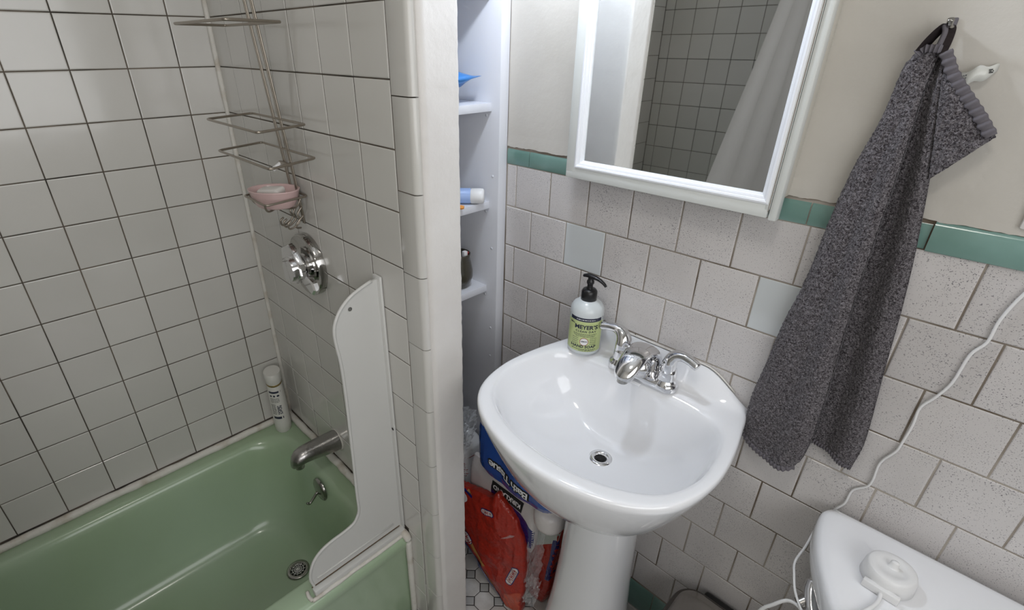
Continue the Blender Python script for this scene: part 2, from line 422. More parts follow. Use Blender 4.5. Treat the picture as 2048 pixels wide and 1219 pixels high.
# green cap course and base course
def cap_tile(w_, h, proud=.0):
    prof = [(.006, -h/2), (0-proud, -h/2), (-.001-proud, -h/2+.002), (-.001-proud, h/2-.012), (.0005-proud, h/2-.006), (.003-proud*.5, h/2-.002), (.006, h/2)]
    bm = loft([[(x, y, z) for y, z in prof] for x in (-w_/2+.001, w_/2-.001)])
    return bm
gx = [.642, .71, .8505, .991, 1.132, 1.2727, 1.4172, 1.568, 1.719, 1.87, 2.02, XR]
for i, (a, b) in enumerate(zip(gx[:-1], gx[1:])):
    pr = .004 if i == 6 else 0
    o = obj('cap_tile', cap_tile(b-a, .0385+(.004 if i == 6 else 0), pr), green_m, wall_back, smooth=35, loc=((a+b)/2, YB, 1.2435+(.001 if i == 6 else 0)))
bx = [.642, .74, .8905, 1.041, 1.1915, 1.342, 1.4925, 1.643, 1.7935, 1.944, 2.0945, XR]
for a, b in zip(bx[:-1], bx[1:]):
    obj('base_tile', cap_tile(b-a, .097), green_m, wall_back, smooth=35, loc=((a+b)/2, YB, .181))
for k in range(11):
    obj('plinth_tile', box(-.07, .07, -.003, .01, -.064, .064, .002, 1), oct_m, wall_back, loc=(.72+.1425*k, YB, .066))
# painted plaster above, with a ragged flaking lower edge
def plaster():
    bm = bmesh.new(); n = 420; lo, hi, lo2 = [], [], []
    for i in range(n+1):
        x = .642+(XR-.642)*i/n
        e = .0022*noised((x, 0, 0), 30)+.0014*noised((x, 0, 0), 120, 4)
        if 1.30 < x < 1.42: e += .002
        lo.append(bm.verts.new((x, YB-.0008-.0006*noised((x, 1, 0), 60), 1.2632+e))); hi.append(bm.verts.new((x, YB+.0002, H))); lo2.append(bm.verts.new((x, YB+.004, 1.2620+e)))
    mid = [bm.verts.new((v.co.x, YB+.0002, 1.29+.006*noised((v.co.x, 3, 0), 18))) for v in lo]
    for i in range(n):
        bm.faces.new((lo2[i], lo2[i+1], lo[i+1], lo[i])); bm.faces.new((lo[i], lo[i+1], mid[i+1], mid[i])); bm.faces.new((mid[i], mid[i+1], hi[i+1], hi[i]))
    return bm
obj('painted_plaster', plaster(), plaster_m, wall_back)
def dirt(x0, x1):
    pts = []; x = x0
    while x < x1:
        pts.append((x, YB-.0006, 1.2632+.0028*noised((x, 0, 0), 30))); x += .006
    return tube(pts, [.0001+.0006*abs(noised(p, 70, 2)) for p in pts], 5, smooth=False)
obj('dirt_line', dirt(.69, .835), dirt_m, wall_back); obj('dirt_line', dirt(1.24, 1.33), dirt_m, wall_back); obj('dirt_line', dirt(1.38, 1.6), dirt_m, wall_back)
# corner of a painted switch plate at the right edge of the picture
sw = thing('outlet_cover', 'cream painted wall plate at the right edge above the green tiles', 'wall plate', (1.53, YB, 1.33))
obj('plate', box(-.037, .045, -.006, .0, -.058, .06, .003), paint_m, sw, 40)
for z in (-.025, .025): obj('socket', lathe((.004, -.006, z), [(.016, 0), (.016, -.002), (.013, -.003)], 20, 'y'), cord_m, sw, 40)

# floor: octagons with small squares between
OP = .0605
def octa(c, s, name, me):
    o = bpy.data.objects.new(name, me); o.location = c; link(o, floor); return o
def oct_me():
    a = OP/2-.0011; c = .0185; pts = [(a, -a+c), (a, a-c), (a-c, a), (-a+c, a), (-a, a-c), (-a, -a+c), (-a+c, -a), (a-c, -a)]
    bm = loft([[(x, y, -.004) for x, y in pts], [(x, y, -.0006) for x, y in pts], [(x*.96, y*.96, 0) for x, y in pts]], False)
    me = bpy.data.meshes.new('octagon_tile'); bmesh.ops.recalc_face_normals(bm, faces=bm.faces); bm.to_mesh(me); bm.free(); me.materials.append(oct_m); return me
def dot_me():
    a = .0165; pts = [(a, 0), (0, a), (-a, 0), (0, -a)]
    bm = loft([[(x, y, -.004) for x, y in pts], [(x, y, -.0006) for x, y in pts], [(x*.92, y*.92, 0) for x, y in pts]], False)
    me = bpy.data.meshes.new('square_tile'); bmesh.ops.recalc_face_normals(bm, faces=bm.faces); bm.to_mesh(me); bm.free(); me.materials.append(dot_m); return me
om, dm = oct_me(), dot_me()
ox, oy = .7722, .1329     # a square sits here
vs, fs, vs2, fs2 = [], [], [], []
def acc(V, F, me, c):
    k = len(V); V += [(v.co.x+c[0], v.co.y+c[1], v.co.z) for v in me.vertices]; F += [tuple(k+i for i in p.vertices) for p in me.polygons]
for i in range(-13, 25):
    for j in range(-28, 5):
        dx, dy = ox+i*OP, oy+j*OP; cx, cy = dx+OP/2, dy+OP/2
        for (x, y, me, V, F, nm) in ((cx, cy, om, vs, fs, 'octagon_tile'), (dx, dy, dm, vs2, fs2, 'square_tile')):
            if x < .01 or x > XR-.02 or y < YF+.02 or y > YB-.01: continue
            if (.69 if y < .11 else .50) < x < 1.15 and -.12 < y < YB: octa((x, y, 0), 0, nm, me)
            elif x > .69: acc(V, F, me, (x, y))
for V, F, M_, nm in ((vs, fs, oct_m, 'octagon_tiles'), (vs2, fs2, dot_m, 'square_tiles')):
    me = bpy.data.meshes.new(nm); me.from_pydata(V, [], F); obj(nm, me, M_, floor, kind='stuff')

# ------------------------------------------------------------------ bathtub
tub = thing('bathtub', 'mint green enamel bathtub set against the cream tiled walls', 'bathtub')
ZR = .325
def tub_bm():
    N_ = dict(nc=10, ns=14); lps = []
    def R4(x0, x1, y0, y1, r, z): return rrect(x0, x1, y0, y1, r, z, **N_)
    X0, X1, Y0, Y1 = .004, .687, YF+.004, -.004
    lps.append(R4(X0, X1-.012, Y0, Y1, .004, 0.002)); lps.append(R4(X0, X1-.010, Y0, Y1, .004, .26)); lps.append(R4(X0, X1-.004, Y0, Y1, .004, .285))
    lps.append(R4(X0, X1, Y0, Y1, .004, .300)); lps.append(R4(X0, X1-.001, Y0, Y1, .004, .312)); lps.append(R4(X0, X1-.008, Y0, Y1, .005, .3225)); lps.append(R4(X0+.003, X1-.018, Y0+.003, Y1-.003, .006, ZR))
    i0 = (.052, .618, -1.44, -.058)
    for ins, r, z, ex in ((-.006, .10, ZR, 0), (0, .10, .3235, 0), (.006, .105, .319, 0), (.012, .11, .31, 0), (.017, .115, .297, 0), (.024, .12, .26, .0), (.032, .125, .20, .01), (.040, .13, .14, .03), (.048, .13, .10, .05), (.060, .13, .066, .07), (.076, .12, .038, .09), (.096, .10, .0275, .11), (.12, .08, .0235, .14), (.20, .05, .0225, .2)):
        lps.append(R4(i0[0]+ins, i0[1]-ins*.9, i0[2]+ins+ex, i0[3]-ins, r, z))
    return loft(lps, False, True)
tubo = obj('tub_body', tub_bm(), tub_m, tub, 50)
# drain grate
dr = obj('drain_flange', lathe((.345, -.196, .0245), [(.021, .0005), (.022, .001), (.0235, .0035), (.031, .0045), (.034, .002), (.0345, 0)], 32, cap=False), dchrome, tub, 50)
dg = obj('drain_void', lathe((.345, -.196, .0245), [(.0001, 0.0005), (.0225, .0005)], 24, cap=False), pitch_m, dr)
def grate():
    bm = bmesh.new()
    # plate of hexagonally spaced rings between holes
    for k in range(6):
        a = k*math.pi/6; c_, s_ = math.cos(a), math.sin(a)
        merge(bm, tube([(-.022*c_, -.022*s_, 0), (.022*c_, .022*s_, 0)], .0011, 6, smooth=False))
    for r in (.005, .0105, .0165): merge(bm, tube([(r*math.cos(t*math.pi/12), r*math.sin(t*math.pi/12), 0) for t in range(24)], .0014, 6, closed=True))
    merge(bm, lathe((0, 0, 0), [(.001, -.001), (.004, 0), (.003, .002), (.0005, .0025)], 12)); return bm
obj('grate', grate(), chrome, dr, 50, loc=(.345, -.196, .0272))
ov = obj('overflow_plate', lathe((.345, -.083, .283), [(.0005, -.010), (.012, -.0095), (.030, -.005), (.036, -.001), (.037, .004)], 32, 'y'), dchrome, tub, 50)
obj('trip_lever', tube([(.345, -.092, .279), (.345, -.107, .264), (.345, -.120, .254), (.345, -.128, .260)], [.005, .0042, .0042, .0036], 8), dchrome, ov, True)
for nm, P in (('caulk_bead', [(.009, y, ZR+.007) for y in [-.003-.03*k for k in range(50)]]), ('caulk_bead', [(x, -.009, ZR+.007) for x in [.004+.02*k for k in range(34)]])):
    P = [(p[0]+.003*noised(p, 25), p[1]+(.004*noised(p, 40) if p[1] > -.01 else 0), p[2]) for p in P]
    obj(nm, tube(P, [.0115+.0022*noised(p, 30, 2) for p in P], 8, sub=3), caulk_m, tub, True)
obj('caulk_bead', tube([(.685, -.006, z) for z in [.008+.0295*k for k in range(11)]], [.0085+.002*noised((0, 0, k), 1.7) for k in range(11)], 8, sub=3), caulk_m, tub, True)

# corner caulk of the shower walls
obj('trim_2', tube([(.004, -.004, z) for z in [.34+.06*k for k in range(34)]], [.0062+.0016*noised((0, 0, k), .9) for k in range(34)], 8, sub=2), caulk_m, None, True, kind='structure')

# ------------------------------------------------------------------ splash guard
sg = thing('splash_guard', 'white plastic splash guard standing on the tub rim against the tiled wall', 'splash guard')
gp = [(-.2555, .338), (-.2566, .3496), (-.2605, .3726), (-.256, .3957), (-.2474, .4155), (-.2338, .4304), (-.216, .4399), (-.1912, .4452), (-.1635, .4475), (-.1360, .4540), (-.1225, .471), (-.1171, .4903), (-.1165, .5401), (-.1126, .6605), (-.1090, .8042), (-.1090, .8919), (-.1135, .9427), (-.1142, .9680), (-.1109, .9864), (-.1017, 1.0051), (-.0874, 1.0218), (-.0667, 1.0364), (-.0395, 1.0469), (-.020, 1.0525)]
gp = [(q.x, q.y) for q in catmull([(a, b, 0) for a, b in gp], 3)]
outl = gp+[(-.006, 1.053), (-.006, .340)]
def guard():
    bm = loft([[(x, a, b) for a, b in outl] for x in (.6525, .6575)]); return bm
obj('panel', guard(), guard_m, sg)
obj('edge_bead', tube([(.657, a, b) for a, b in gp], .0035, 8, smooth=False), guard_m, sg, True)
obj('wall_flange', box(.640, .668, -.0075, -.0008, .335, 1.06, .003), guard_m, sg, 40)
obj('base_rail', box(.6575, .674, -.262, -.006, .3245, .343, .003), guard_m, sg, 40)
obj('rail_groove', box(.6572, .6585, -.262, -.012, .343, .3455), dirt_m, sg)
obj('raised_rib', tube([(.658, -.245, .362), (.658, -.03, .365)], .0025, 8, smooth=False), guard_m, sg, True)
obj('caulk_bead', tube([(.676+.002*noised((0, k, 0), 1.3), -.272+.0225*k, .326) for k in range(13)], [.005+.002*noised((k, 0, 0), 1.1) for k in range(13)], 8, sub=3), caulk_m, sg, True)
obj('caulk_bead', tube([(.648, -.271, .327), (.662, -.274, .327), (.676, -.272, .327)], .0045, 8), caulk_m, sg, True)
obj('caulk_bead', tube([(.660, -.010, .333), (.672, -.010, .330), (.684, -.010, .326), (.690, -.009, .315)], [.007, .010, .0105, .009], 8), caulk_m, sg, True)
obj('hole', lathe((.6578, -.0743, 1.0094), [(.0006, 0.0005), (.0045, .0005)], 14, 'x', cap=False), ink_soft, sg)
obj('hole', lathe((.664, -.0078, .672), [(.0004, -.0002), (.0038, -.0002)], 14, 'y', cap=False), pitch_m, sg)

# ------------------------------------------------------------------ shower valve
sv = thing('shower_valve', 'round chrome shower valve with single handle on the tiled wall', 'valve', (.354, 0, .9945))
obj('escutcheon', lathe((0, 0, 0), [(.077, -.0005), (.077, -.015), (.0745, -.019), (.068, -.0180), (.056, -.013), (.045, -.012), (.043, -.016), (.030, -.017)], 48, 'y'), mchrome, sv, 35)
obj('hub', lathe((0, 0, 0), [(.030, -.014), (.029, -.026), (.0255, -.027), (.0255, -.032), (.0305, -.033), (.0305, -.056), (.028, -.061), (.0005, -.062)], 36, 'y'), chrome, sv, 35)
def paddle(pts, y0, y1, s=.85):
    c = (sum(p[0] for p in pts)/len(pts), sum(p[1] for p in pts)/len(pts))
    f = lambda k, y: [(c[0]+(p[0]-c[0])*k, y, c[1]+(p[1]-c[1])*k) for p in pts]
    return loft([f(1, y0), f(1, y1+.004), f(s, y1)])
obj('lever', paddle([(-.004, -.022), (.022, -.006), (.072, -.020), (.080, -.036), (.066, -.052), (.050, -.046)], -.026, -.040), chrome, sv, 30)
obj('grip', paddle([(-.052, .038), (-.044, .044), (-.012, .058), (.006, .050), (.034, .018), (.040, -.014), (.004, -.040), (-.056, -.052), (-.064, -.044)], -.034, -.048, .95), chrome, sv, 30)

# ------------------------------------------------------------------ tub spout
sp_ = thing('tub_spout', 'worn chrome tub spout above the green bathtub', 'spout', (.34, 0, .425))
def spout():
    lps = []
    for y, zc_, rx, rz in ((-.001, 0, .031, .034), (-.02, .001, .0315, .033), (-.05, .004, .0305, .0305), (-.085, .008, .029, .027), (-.110, .010, .0275, .0245), (-.126, .007, .025, .023), (-.137, .001, .020, .019), (-.144, -.006, .012, .012), (-.147, -.010, .004, .005)):
        lp = []
        for k in range(28):
            a = 2*math.pi*k/28; z = rz*math.sin(a)
            if z < 0 and y > -.12: z *= .9
            lp.append((rx*math.cos(a), y, zc_+z))
        lps.append(lp)
    return loft(lps)
obj('body', spout(), schrome, sp_, 60)
obj('outlet', lathe((0, -.124, -.026), [(.013, .022), (.0135, 0), (.011, 0), (.010, .006)], 20), schrome, sp_, 50)
obj('ring_seal', lathe((0, 0, 0), [(.034, .0), (.0345, -.003), (.030, -.004)], 28, 'y'), caulk_m, sp_, True)

# ------------------------------------------------------------------ shower caddy
cd = thing('shower_caddy', 'rusty wire shower caddy hanging down the tiled shower wall', 'caddy')
def upy(z): return -.006-.085*max(0, (z-1.12))**1.05
for x in (.328, .334, .359, .366):
    zz = [1.165, 1.2, 1.3, 1.4, 1.5, 1.6, 1.75, 1.9, 2.02] if x < .35 else [1.10, 1.2, 1.3, 1.4, 1.5, 1.6, 1.75, 1.9, 2.02]
    obj('upright', tube([(x, upy(z), z) for z in zz], .0021, 8, sub=2), wire_m, cd, True)
obj('top_hook', tube([(.347, upy(2.02), 2.02), (.347, -.06, 2.07), (.347, -.03, 2.09), (.347, -.004, 2.08)], .003, 8), wire_m, cd, True)
obj('cross_wire', tube([(.325, upy(2.02), 2.02), (.369, upy(2.02), 2.02)], .0025, 8, smooth=False), wire_m, cd, True)
def ring(x0, x1, y0, y1, z, r=.0025, rc=.008, sk=0.0):
    P = rrect(x0, x1, y0, y1, rc, z, 4, 3); P = [(p[0]+sk*(p[1]-y1), p[1], p[2]) for p in P]; return tube(P, r, 8, closed=True)
for z, x0, x1, yo in ((1.5065, .225, .487, -.045), (1.331, .215, .475, -.022), (1.267, .225, .485, -.016)):
    obj('rack', ring(x0, x1, yo-.112, yo, z, sk=-.35), wire_m, cd, True)
obj('rack', ring(.28, .395, -.105, -.004, 1.17, sk=-.15), wire_m, cd, True)
obj('cradle', tube([(.30, -.095, 1.168), (.305, -.085, 1.15), (.33, -.06, 1.143), (.37, -.04, 1.143), (.39, -.03, 1.15), (.395, -.02, 1.168)], .0022, 8), wire_m, cd, True)
obj('cradle', tube([(.30, -.02, 1.168), (.305, -.03, 1.15), (.33, -.045, 1.143), (.36, -.075, 1.143), (.385, -.095, 1.152), (.39, -.1, 1.168)], .0022, 8), wire_m, cd, True)
for x in (.328, .345, .366):
    obj('hook', tube([(x, -.008, 1.14), (x, -.020, 1.125), (x, -.016, 1.110), (x, -.03, 1.098), (x+.002, -.045, 1.096), (x+.004, -.048, 1.108), (x+.004, -.040, 1.114)], .0022, 8), wire_m, cd, True)
obj('hook', tube([(.366, -.006, 1.12), (.368, -.02, 1.11), (.366, -.028, 1.1), (.36, -.024, 1.092), (.354, -.012, 1.088)], .0022, 8), wire_m, cd, True)
obj('clamp', box(.322, .368, -.026, -.018, 1.232, 1.240, .002), wire_m, cd, 40)
obj('clamp_knob', tube([(.330, -.024, 1.236), (.322, -.040, 1.222)], [.004, .0055], 10, smooth=False), cord_m, cd, 40)
sd = thing('soap_dish', 'pink plastic soap dish resting in the wire shower caddy', 'soap dish', (.345, -.056, 1.146), rotz=math.radians(35)); sd.scale = (1.1, 1.08, .95)
obj('bowl', lathe((0, 0, 0), [(.0005, 0), (.034, .0), (.040, .004), (.047, .022), (.052, .040), (.0535, .043), (.052, .0435), (.049, .040), (.042, .020), (.032, .010), (.0005, .009)], 36, k=.78), pink_m, sd, True)
sb = tag(obj('soap_bar', box(-.030, .030, -.017, .017, -.009, .010, .008, 4), soap_m, None, True, loc=(.338, -.060, 1.178)), 'white bar of soap lying in the pink soap dish', 'soap'); sb.rotation_euler = (.12, -.1, .5)

# ------------------------------------------------------------------ shampoo bottle
sh = thing('shampoo_bottle', 'white shampoo bottle with gold band in the corner of the tub', 'bottle', (.052, -.052, ZR), rotz=math.radians(-20))
body = obj('body', lathe((0, 0, 0), [(.0005, 0), (.0315, .0), (.034, .004), (.0345, .03), (.0345, .10), (.033, .15), (.031, .178), (.030, .182)], 36, k=.76), cream_pl, sh, 50)
for v in body.data.vertices: v.co = v.co.yxz if False else v.co
obj('gold_band', lathe((0, 0, .182), [(.0305, 0), (.0315, .002), (.0315, .006), (.030, .0075)], 36, k=.76), gold_m, sh, True)
obj('cap', lathe((0, 0, .189), [(.031, 0), (.0325, .004), (.034, .02), (.034, .034), (.0325, .038), (.0005, .0385)], 36, k=.76), cream_pl, sh, 50)
bv = bvh_of(body); ux, uy = Vector((.44, .9, 0)).normalized(), Vector((0, 0, 1))
O_ = Vector((0, 0, 0))
def shp(bm, m_, nm='print'):
    decal(nm, bm, m_, sh, (0, 0, 0), ux, uy, bv, .0005, .008)
shp(rect2(-.010, .024, .160, .1665), ink); shp(lines_bm(3, .032, .0018, .0035, 3), ink_soft) if False else None
b = bmesh.new()
for i in range(3): merge(b, poly([(-.004+i*.011+.0035*math.cos(a), .150+.0035*math.sin(a)) for a in [k*math.pi/4 for k in range(8)]]))
shp(b, ink)
b = lines_bm(5, .030, .0016, .0036, 5); b.transform(Matrix.Translation((.006, .141, 0))); shp(b, ink_soft)
b = lines_bm(9, .016, .0024, .0046, 6, .05); b.transform(Matrix.Translation((-.001, .118, 0))); shp(b, ink_soft)
b = lines_bm(7, .012, .0032, .0050, 8, .05); b.transform(Matrix.Translation((.016, .112, 0))); shp(b, ink)
shp(rect2(-.008, .022, .060, .069), ink)

# ------------------------------------------------------------------ shelving in the niche
su = thing('shelving_unit', 'narrow built-in white shelves in the niche behind the shower wall', 'shelves')
obj('back_panel', box(.0, .641, .3555, .3828, 0.001, H-.002, .001), shelf_m, su, 40)
for z in (1.356, 1.133, .907, 1.58, 1.80, 2.02):
    xr = .616 if z > 1.2 else (.612 if z > 1 else .606)
    obj('shelf', box(.0, xr, .0985, .3553, z-.018, z, .0012), shelf_m, su, 40)
for z in (1.334, 1.111, .885, 1.02, .79, .70, 1.2):
    obj('screw', lathe((.600 if z in (1.334, 1.111, .885) else .622, .3555, z-.006), [(.0005, -.0015), (.003, -.001), (.0035, 0)], 10, 'y'), shelf_m, su, True)
obj('side_panel', box(.002, .012, .0985, .355, .001, H-.002), shelf_m, su)
# items
pz = thing('blue_pouch', 'bright blue plastic pouch on the upper niche shelf', 'pouch', (.55, .27, 1.3565))
def pouch():
    bm = bmesh.new(); n = 10; V = {}
    for s in (0, 1):
        for i in range(n+1):
            for j in range(n+1):
                u, v = i/n, j/n; e = math.sin(math.pi*u)*math.sin(math.pi*v)
                x = -.10+.150*u+(.008*noised((u*3, v*3, 0), 2)); y = -.05+.12*v
                z = .030+.012*u+(.026 if s else -.026)*e+.008*noised((u, v, 0), 4)+.012*v*u
                V[s, i, j] = bm.verts.new((x, y, max(z, .0005)))
        for i in range(n):
            for j in range(n): bm.faces.new((V[s, i, j], V[s, i+1, j], V[s, i+1, j+1], V[s, i, j+1]))
    bmesh.ops.remove_doubles(bm, verts=bm.verts, dist=.0003); return bm
obj('film_body', pouch(), mat('bright_blue_film', (.03, .20, .55), .3, coat=.4), pz, True)
lo = thing('lotion_bottle', 'white capped bottle with blue label lying on the middle niche shelf', 'bottle', (.620, .330, 1.1515), rotz=math.radians(222))
obj('cap', lathe((0, 0, 0), [(.0005, 0), (.014, .0), (.0175, .003), (.018, .010), (.018, .030), (.0165, .032)], 28, 'x'), cord_m, lo, 50)
obj('body', lathe((0, 0, 0), [(.0165, .032), (.018, .034), (.018, .12), (.012, .13), (.0005, .131)], 28, 'x'), bblue, lo, 50)
b = lines_bm(3, .05, .003, .008, 4); lob = lo.children[1]
decal('lettering', text_mesh('ULTRA', .012, bold=.0004), ink, lo, (.062, 0, 0), (-1, 0, 0), (0, -.6, .8), bvh_of(lob), .0004)
og = obj('orange_tube', lathe((0, 0, 0), [(.0005, 0), (.006, .001), (.008, .006), (.0085, .03), (.007, .06), (.0005, .062)], 20, 'x', k=.6), [orange_m], None, True, loc=(.624, .262, 1.1385)); og.rotation_euler = (0, 0, math.radians(215))
tag(og, 'small orange tube lying in front of the white lotion bottle', 'tube')
mg = thing('toothbrush_mug', 'dark olive glazed mug holding toothbrushes on the lowest niche shelf', 'mug', (.556, .300, .9075))
obj('cup', lathe((0, 0, 0), [(.0005, 0), (.026, 0), (.030, .004), (.038, .028), (.038, .045), (.033, .068), (.030, .080), (.0325, .090), (.0315, .091), (.029, .088), (.0285, .078), (.034, .045), (.033, .012), (.0005, .008)], 36), mug_m, mg, True)
obj('handle', tube([(.01, -.031, .074), (.014, -.050, .070), (.016, -.060, .050), (.014, -.052, .028), (.010, -.035, .018)], .0045, 10), mug_m, mg, True)
def brush(label, x, y, tx, ty, h, m1, m2):
    t = thing('toothbrush', label, 'toothbrush', (.556+x, .300+y, .918), 'toothbrushes in the olive mug')
    obj('handle', tube([(0, 0, 0), (tx*.4, ty*.4, h*.4), (tx*.8, ty*.8, h*.8), (tx, ty, h)], [.005, .0055, .0035, .0045], 8), m1, t, True)
    obj('bristles', box(tx-.005, tx+.005, ty-.014, ty-.003, h-.022, h+.004, .001), m2, t)
brush('white and blue toothbrush standing tallest in the olive mug', .004, -.004, .022, -.016, .125, whiteink, brush_b)
brush('blue toothbrush leaning left in the olive mug', -.008, .0, -.002, -.02, .10, brush_b, bblue)
brush('short red toothbrush at the back of the olive mug', .010, .006, .010, .008, .085, redink, whiteink)

# ------------------------------------------------------------------ medicine cabinet
mc = thing('medicine_cabinet', 'white framed mirror cabinet hung above the sink', 'cabinet')
CX0, CX1, CZ0, CZ1 = .8465, 1.2400, 1.2345, 1.70
YFR = .336
obj('cabinet_box', box(CX0+.004, CX1-.002, .354, YB+.001, 1.263, CZ1, .001), cabside_m, mc, 40)
fwid = .036
MX0, MX1, MZ0, MZ1 = .8745, 1.2185, 1.2635, 1.672
obj('frame_rail', box(CX0, CX1-.012, YFR, .3545, CZ0, MZ0-.006, .0015), cab_m, mc, 40)
obj('frame_rail', box(CX0, CX1, YFR, .3545, MZ1+.004, CZ1, .0015), cab_m, mc, 40)
obj('frame_stile', box(CX0, MX0-.004, YFR-.0003, .3545, CZ0+.012, CZ1, .0015), cab_m, mc, 40)
obj('frame_stile', box(MX1+.004, CX1-.0105, YFR-.0003, .3545, CZ0+.012, CZ1, .0015), cab_m, mc, 40)
obj('edge_strip', box(CX1-.010, CX1+.0015, YFR+.0015, .3545, CZ0-.003, CZ1, .002), cab_m, mc, 40)
obj('mirror_pane', box(MX0-.003, MX1+.003, .3455, .348, MZ0-.003, MZ1+.003), mirror_m, mc)
def mould(a, b_, inw, wdt=.010):
    """stepped moulding from point a to b_ (x,z); inw points to the glass"""
    a, b_ = Vector((a[0], 0, a[1])), Vector((b_[0], 0, b_[1])); t = (b_-a).normalized(); i = Vector((inw[0], 0, inw[1]))
    prof = [(-.004, .340), (-.004, .3345), (-.001, .3335), (.0015, .3345), (.002, .337), (.0045, .3375), (.0065, .3385), (.007, .341), (.0095, .3425), (wdt, .3462)]
    def lp(p, s): return [tuple(p+i*u+t*(s*(u))+Vector((0, y, 0))) for u, y in prof]
    return loft([lp(a, 1), lp(b_, -1)], closed=False, cap0=False, cap1=False)
MM = [(MX0-.004, MZ0-.004), (MX1+.004, MZ0-.004), (MX1+.004, MZ1+.004), (MX0-.004, MZ1+.004)]
obj('moulding', mould(MM[0], MM[1], (0, 1)), mold_m, mc); obj('moulding', mould(MM[1], MM[2], (-1, 0)), mold_m, mc)
obj('moulding', mould(MM[2], MM[3], (0, -1)), mold_m, mc); obj('moulding', mould(MM[3], MM[0], (1, 0)), mold_m, mc)
obj('paint_seam', tube([(CX1-.0112, YFR-.0004, CZ0+.01), (CX1-.0112, YFR-.0004, CZ1)], .0004, 5, smooth=False), dirt_m, mc)

# ------------------------------------------------------------------ vanity light over the cabinet (above the frame)
vl = thing('vanity_light', 'wall light bar with round bulbs above the mirror cabinet', 'light', (1.0, YB, 1.87))
obj('back_plate', box(-.20, .24, -.03, 0, -.05, .05, .006), chrome, vl, 40)
BX = ((-.12, bulb_m, .028), (.16, bulb2_m, .03))
for bx_, m_, r in BX:
    s_ = obj('socket', lathe((bx_, -.03, -.045), [(.02, 0), (.018, -.05), (.014, -.10), (.012, -.128)], 20, 'y'), chrome, vl, 40)
    obj('bulb', lathe((bx_, -.178, -.075), [(.002, -r)]+[(r*math.sin(math.pi*k/12), -r*math.cos(math.pi*k/12)) for k in range(1, 12)]+[(.002, r)], 18), m_, vl, True)
cl = thing('ceiling_light', 'round flush ceiling light in the middle of the room', 'light', (1.35, -.6, H))
obj('base_ring', lathe((0, 0, 0), [(.19, -.001), (.19, -.03), (.175, -.035)], 40), chrome, cl, 40)
obj('diffuser', lathe((0, 0, 0), [(.175, -.03), (.17, -.06), (.13, -.085), (.07, -.098), (.001, -.10)], 40), diff_m, cl, True)

# ------------------------------------------------------------------ pedestal sink
sk = thing('pedestal_sink', 'white porcelain pedestal sink under the mirror cabinet', 'sink', (0, 0, 0))
CXS = 1.081; ZK = .87
half_o = [(0, -.024), (.06, -.0175), (.12, .001), (.165, .026), (.198, .059), (.218, .103), (.2275, .16), (.2265, .21), (.218, .27), (.207, .32), (.200, .352), (.192, .372), (.176, .3825)]
half_i = [(0, .021), (.054, .024), (.10, .036), (.14, .054), (.172, .079), (.193, .113), (.2035, .155), (.203, .20), (.194, .245), (.18, .28), (.155, .302), (.115, .311), (.06, .313)]
def closed_outline(h):
    r = [(x, y) for x, y in h]; l = [(-x, y) for x, y in h[1:]][::-1]
    return [(CXS+x, y) for x, y in r]+[(CXS+x, y) for x, y in l]
def polar(pts, c, n=144):
    out = []; m_ = len(pts)
    for k in range(n):
        a = 2*math.pi*k/n-math.pi/2; dx, dy = math.cos(a), math.sin(a); best = 0
        for i in range(m_):
            (x1, y1), (x2, y2) = pts[i], pts[(i+1) % m_]
            ex, ey = x2-x1, y2-y1; den = dx*ey-dy*ex
            if abs(den) < 1e-12: continue
            t = ((x1-c[0])*ey-(y1-c[1])*ex)/den; s = ((x1-c[0])*dy-(y1-c[1])*dx)/den
            if t > 0 and -1e-6 <= s <= 1+1e-6: best = max(best, t)
        out.append((c[0]+dx*best, c[1]+dy*best))
    return out
def smooth_closed(pts, sub=6):
    P = [Vector((p[0], p[1], 0)) for p in pts]; n = len(P); out = []
    for i in range(n):
        a, b, c, d = P[i-1], P[i], P[(i+1) % n], P[(i+2) % n]
        flat = (b.y > .38 and c.y > .38)
        for s in range(sub):
            t = s/sub; q = b.lerp(c, t) if flat else .5*((2*b)+(c-a)*t+(2*a-5*b+4*c-d)*t*t+(3*b-a-3*c+d)*t**3)
            out.append((q.x, min(q.y, .3826)))
    return out
Cc = (CXS, .17)
Oo = polar(smooth_closed(closed_outline(half_o)), Cc); Ii = polar(smooth_closed(closed_outline(half_i)), Cc)
def sstep(t): t = max(0, min(1, t)); return t*t*(3-2*t)
def ledge(x, y):
    w_ = sstep((.198-abs(x-CXS))/.10)**.8
    return .053*w_*sstep((y-.353)/.022)
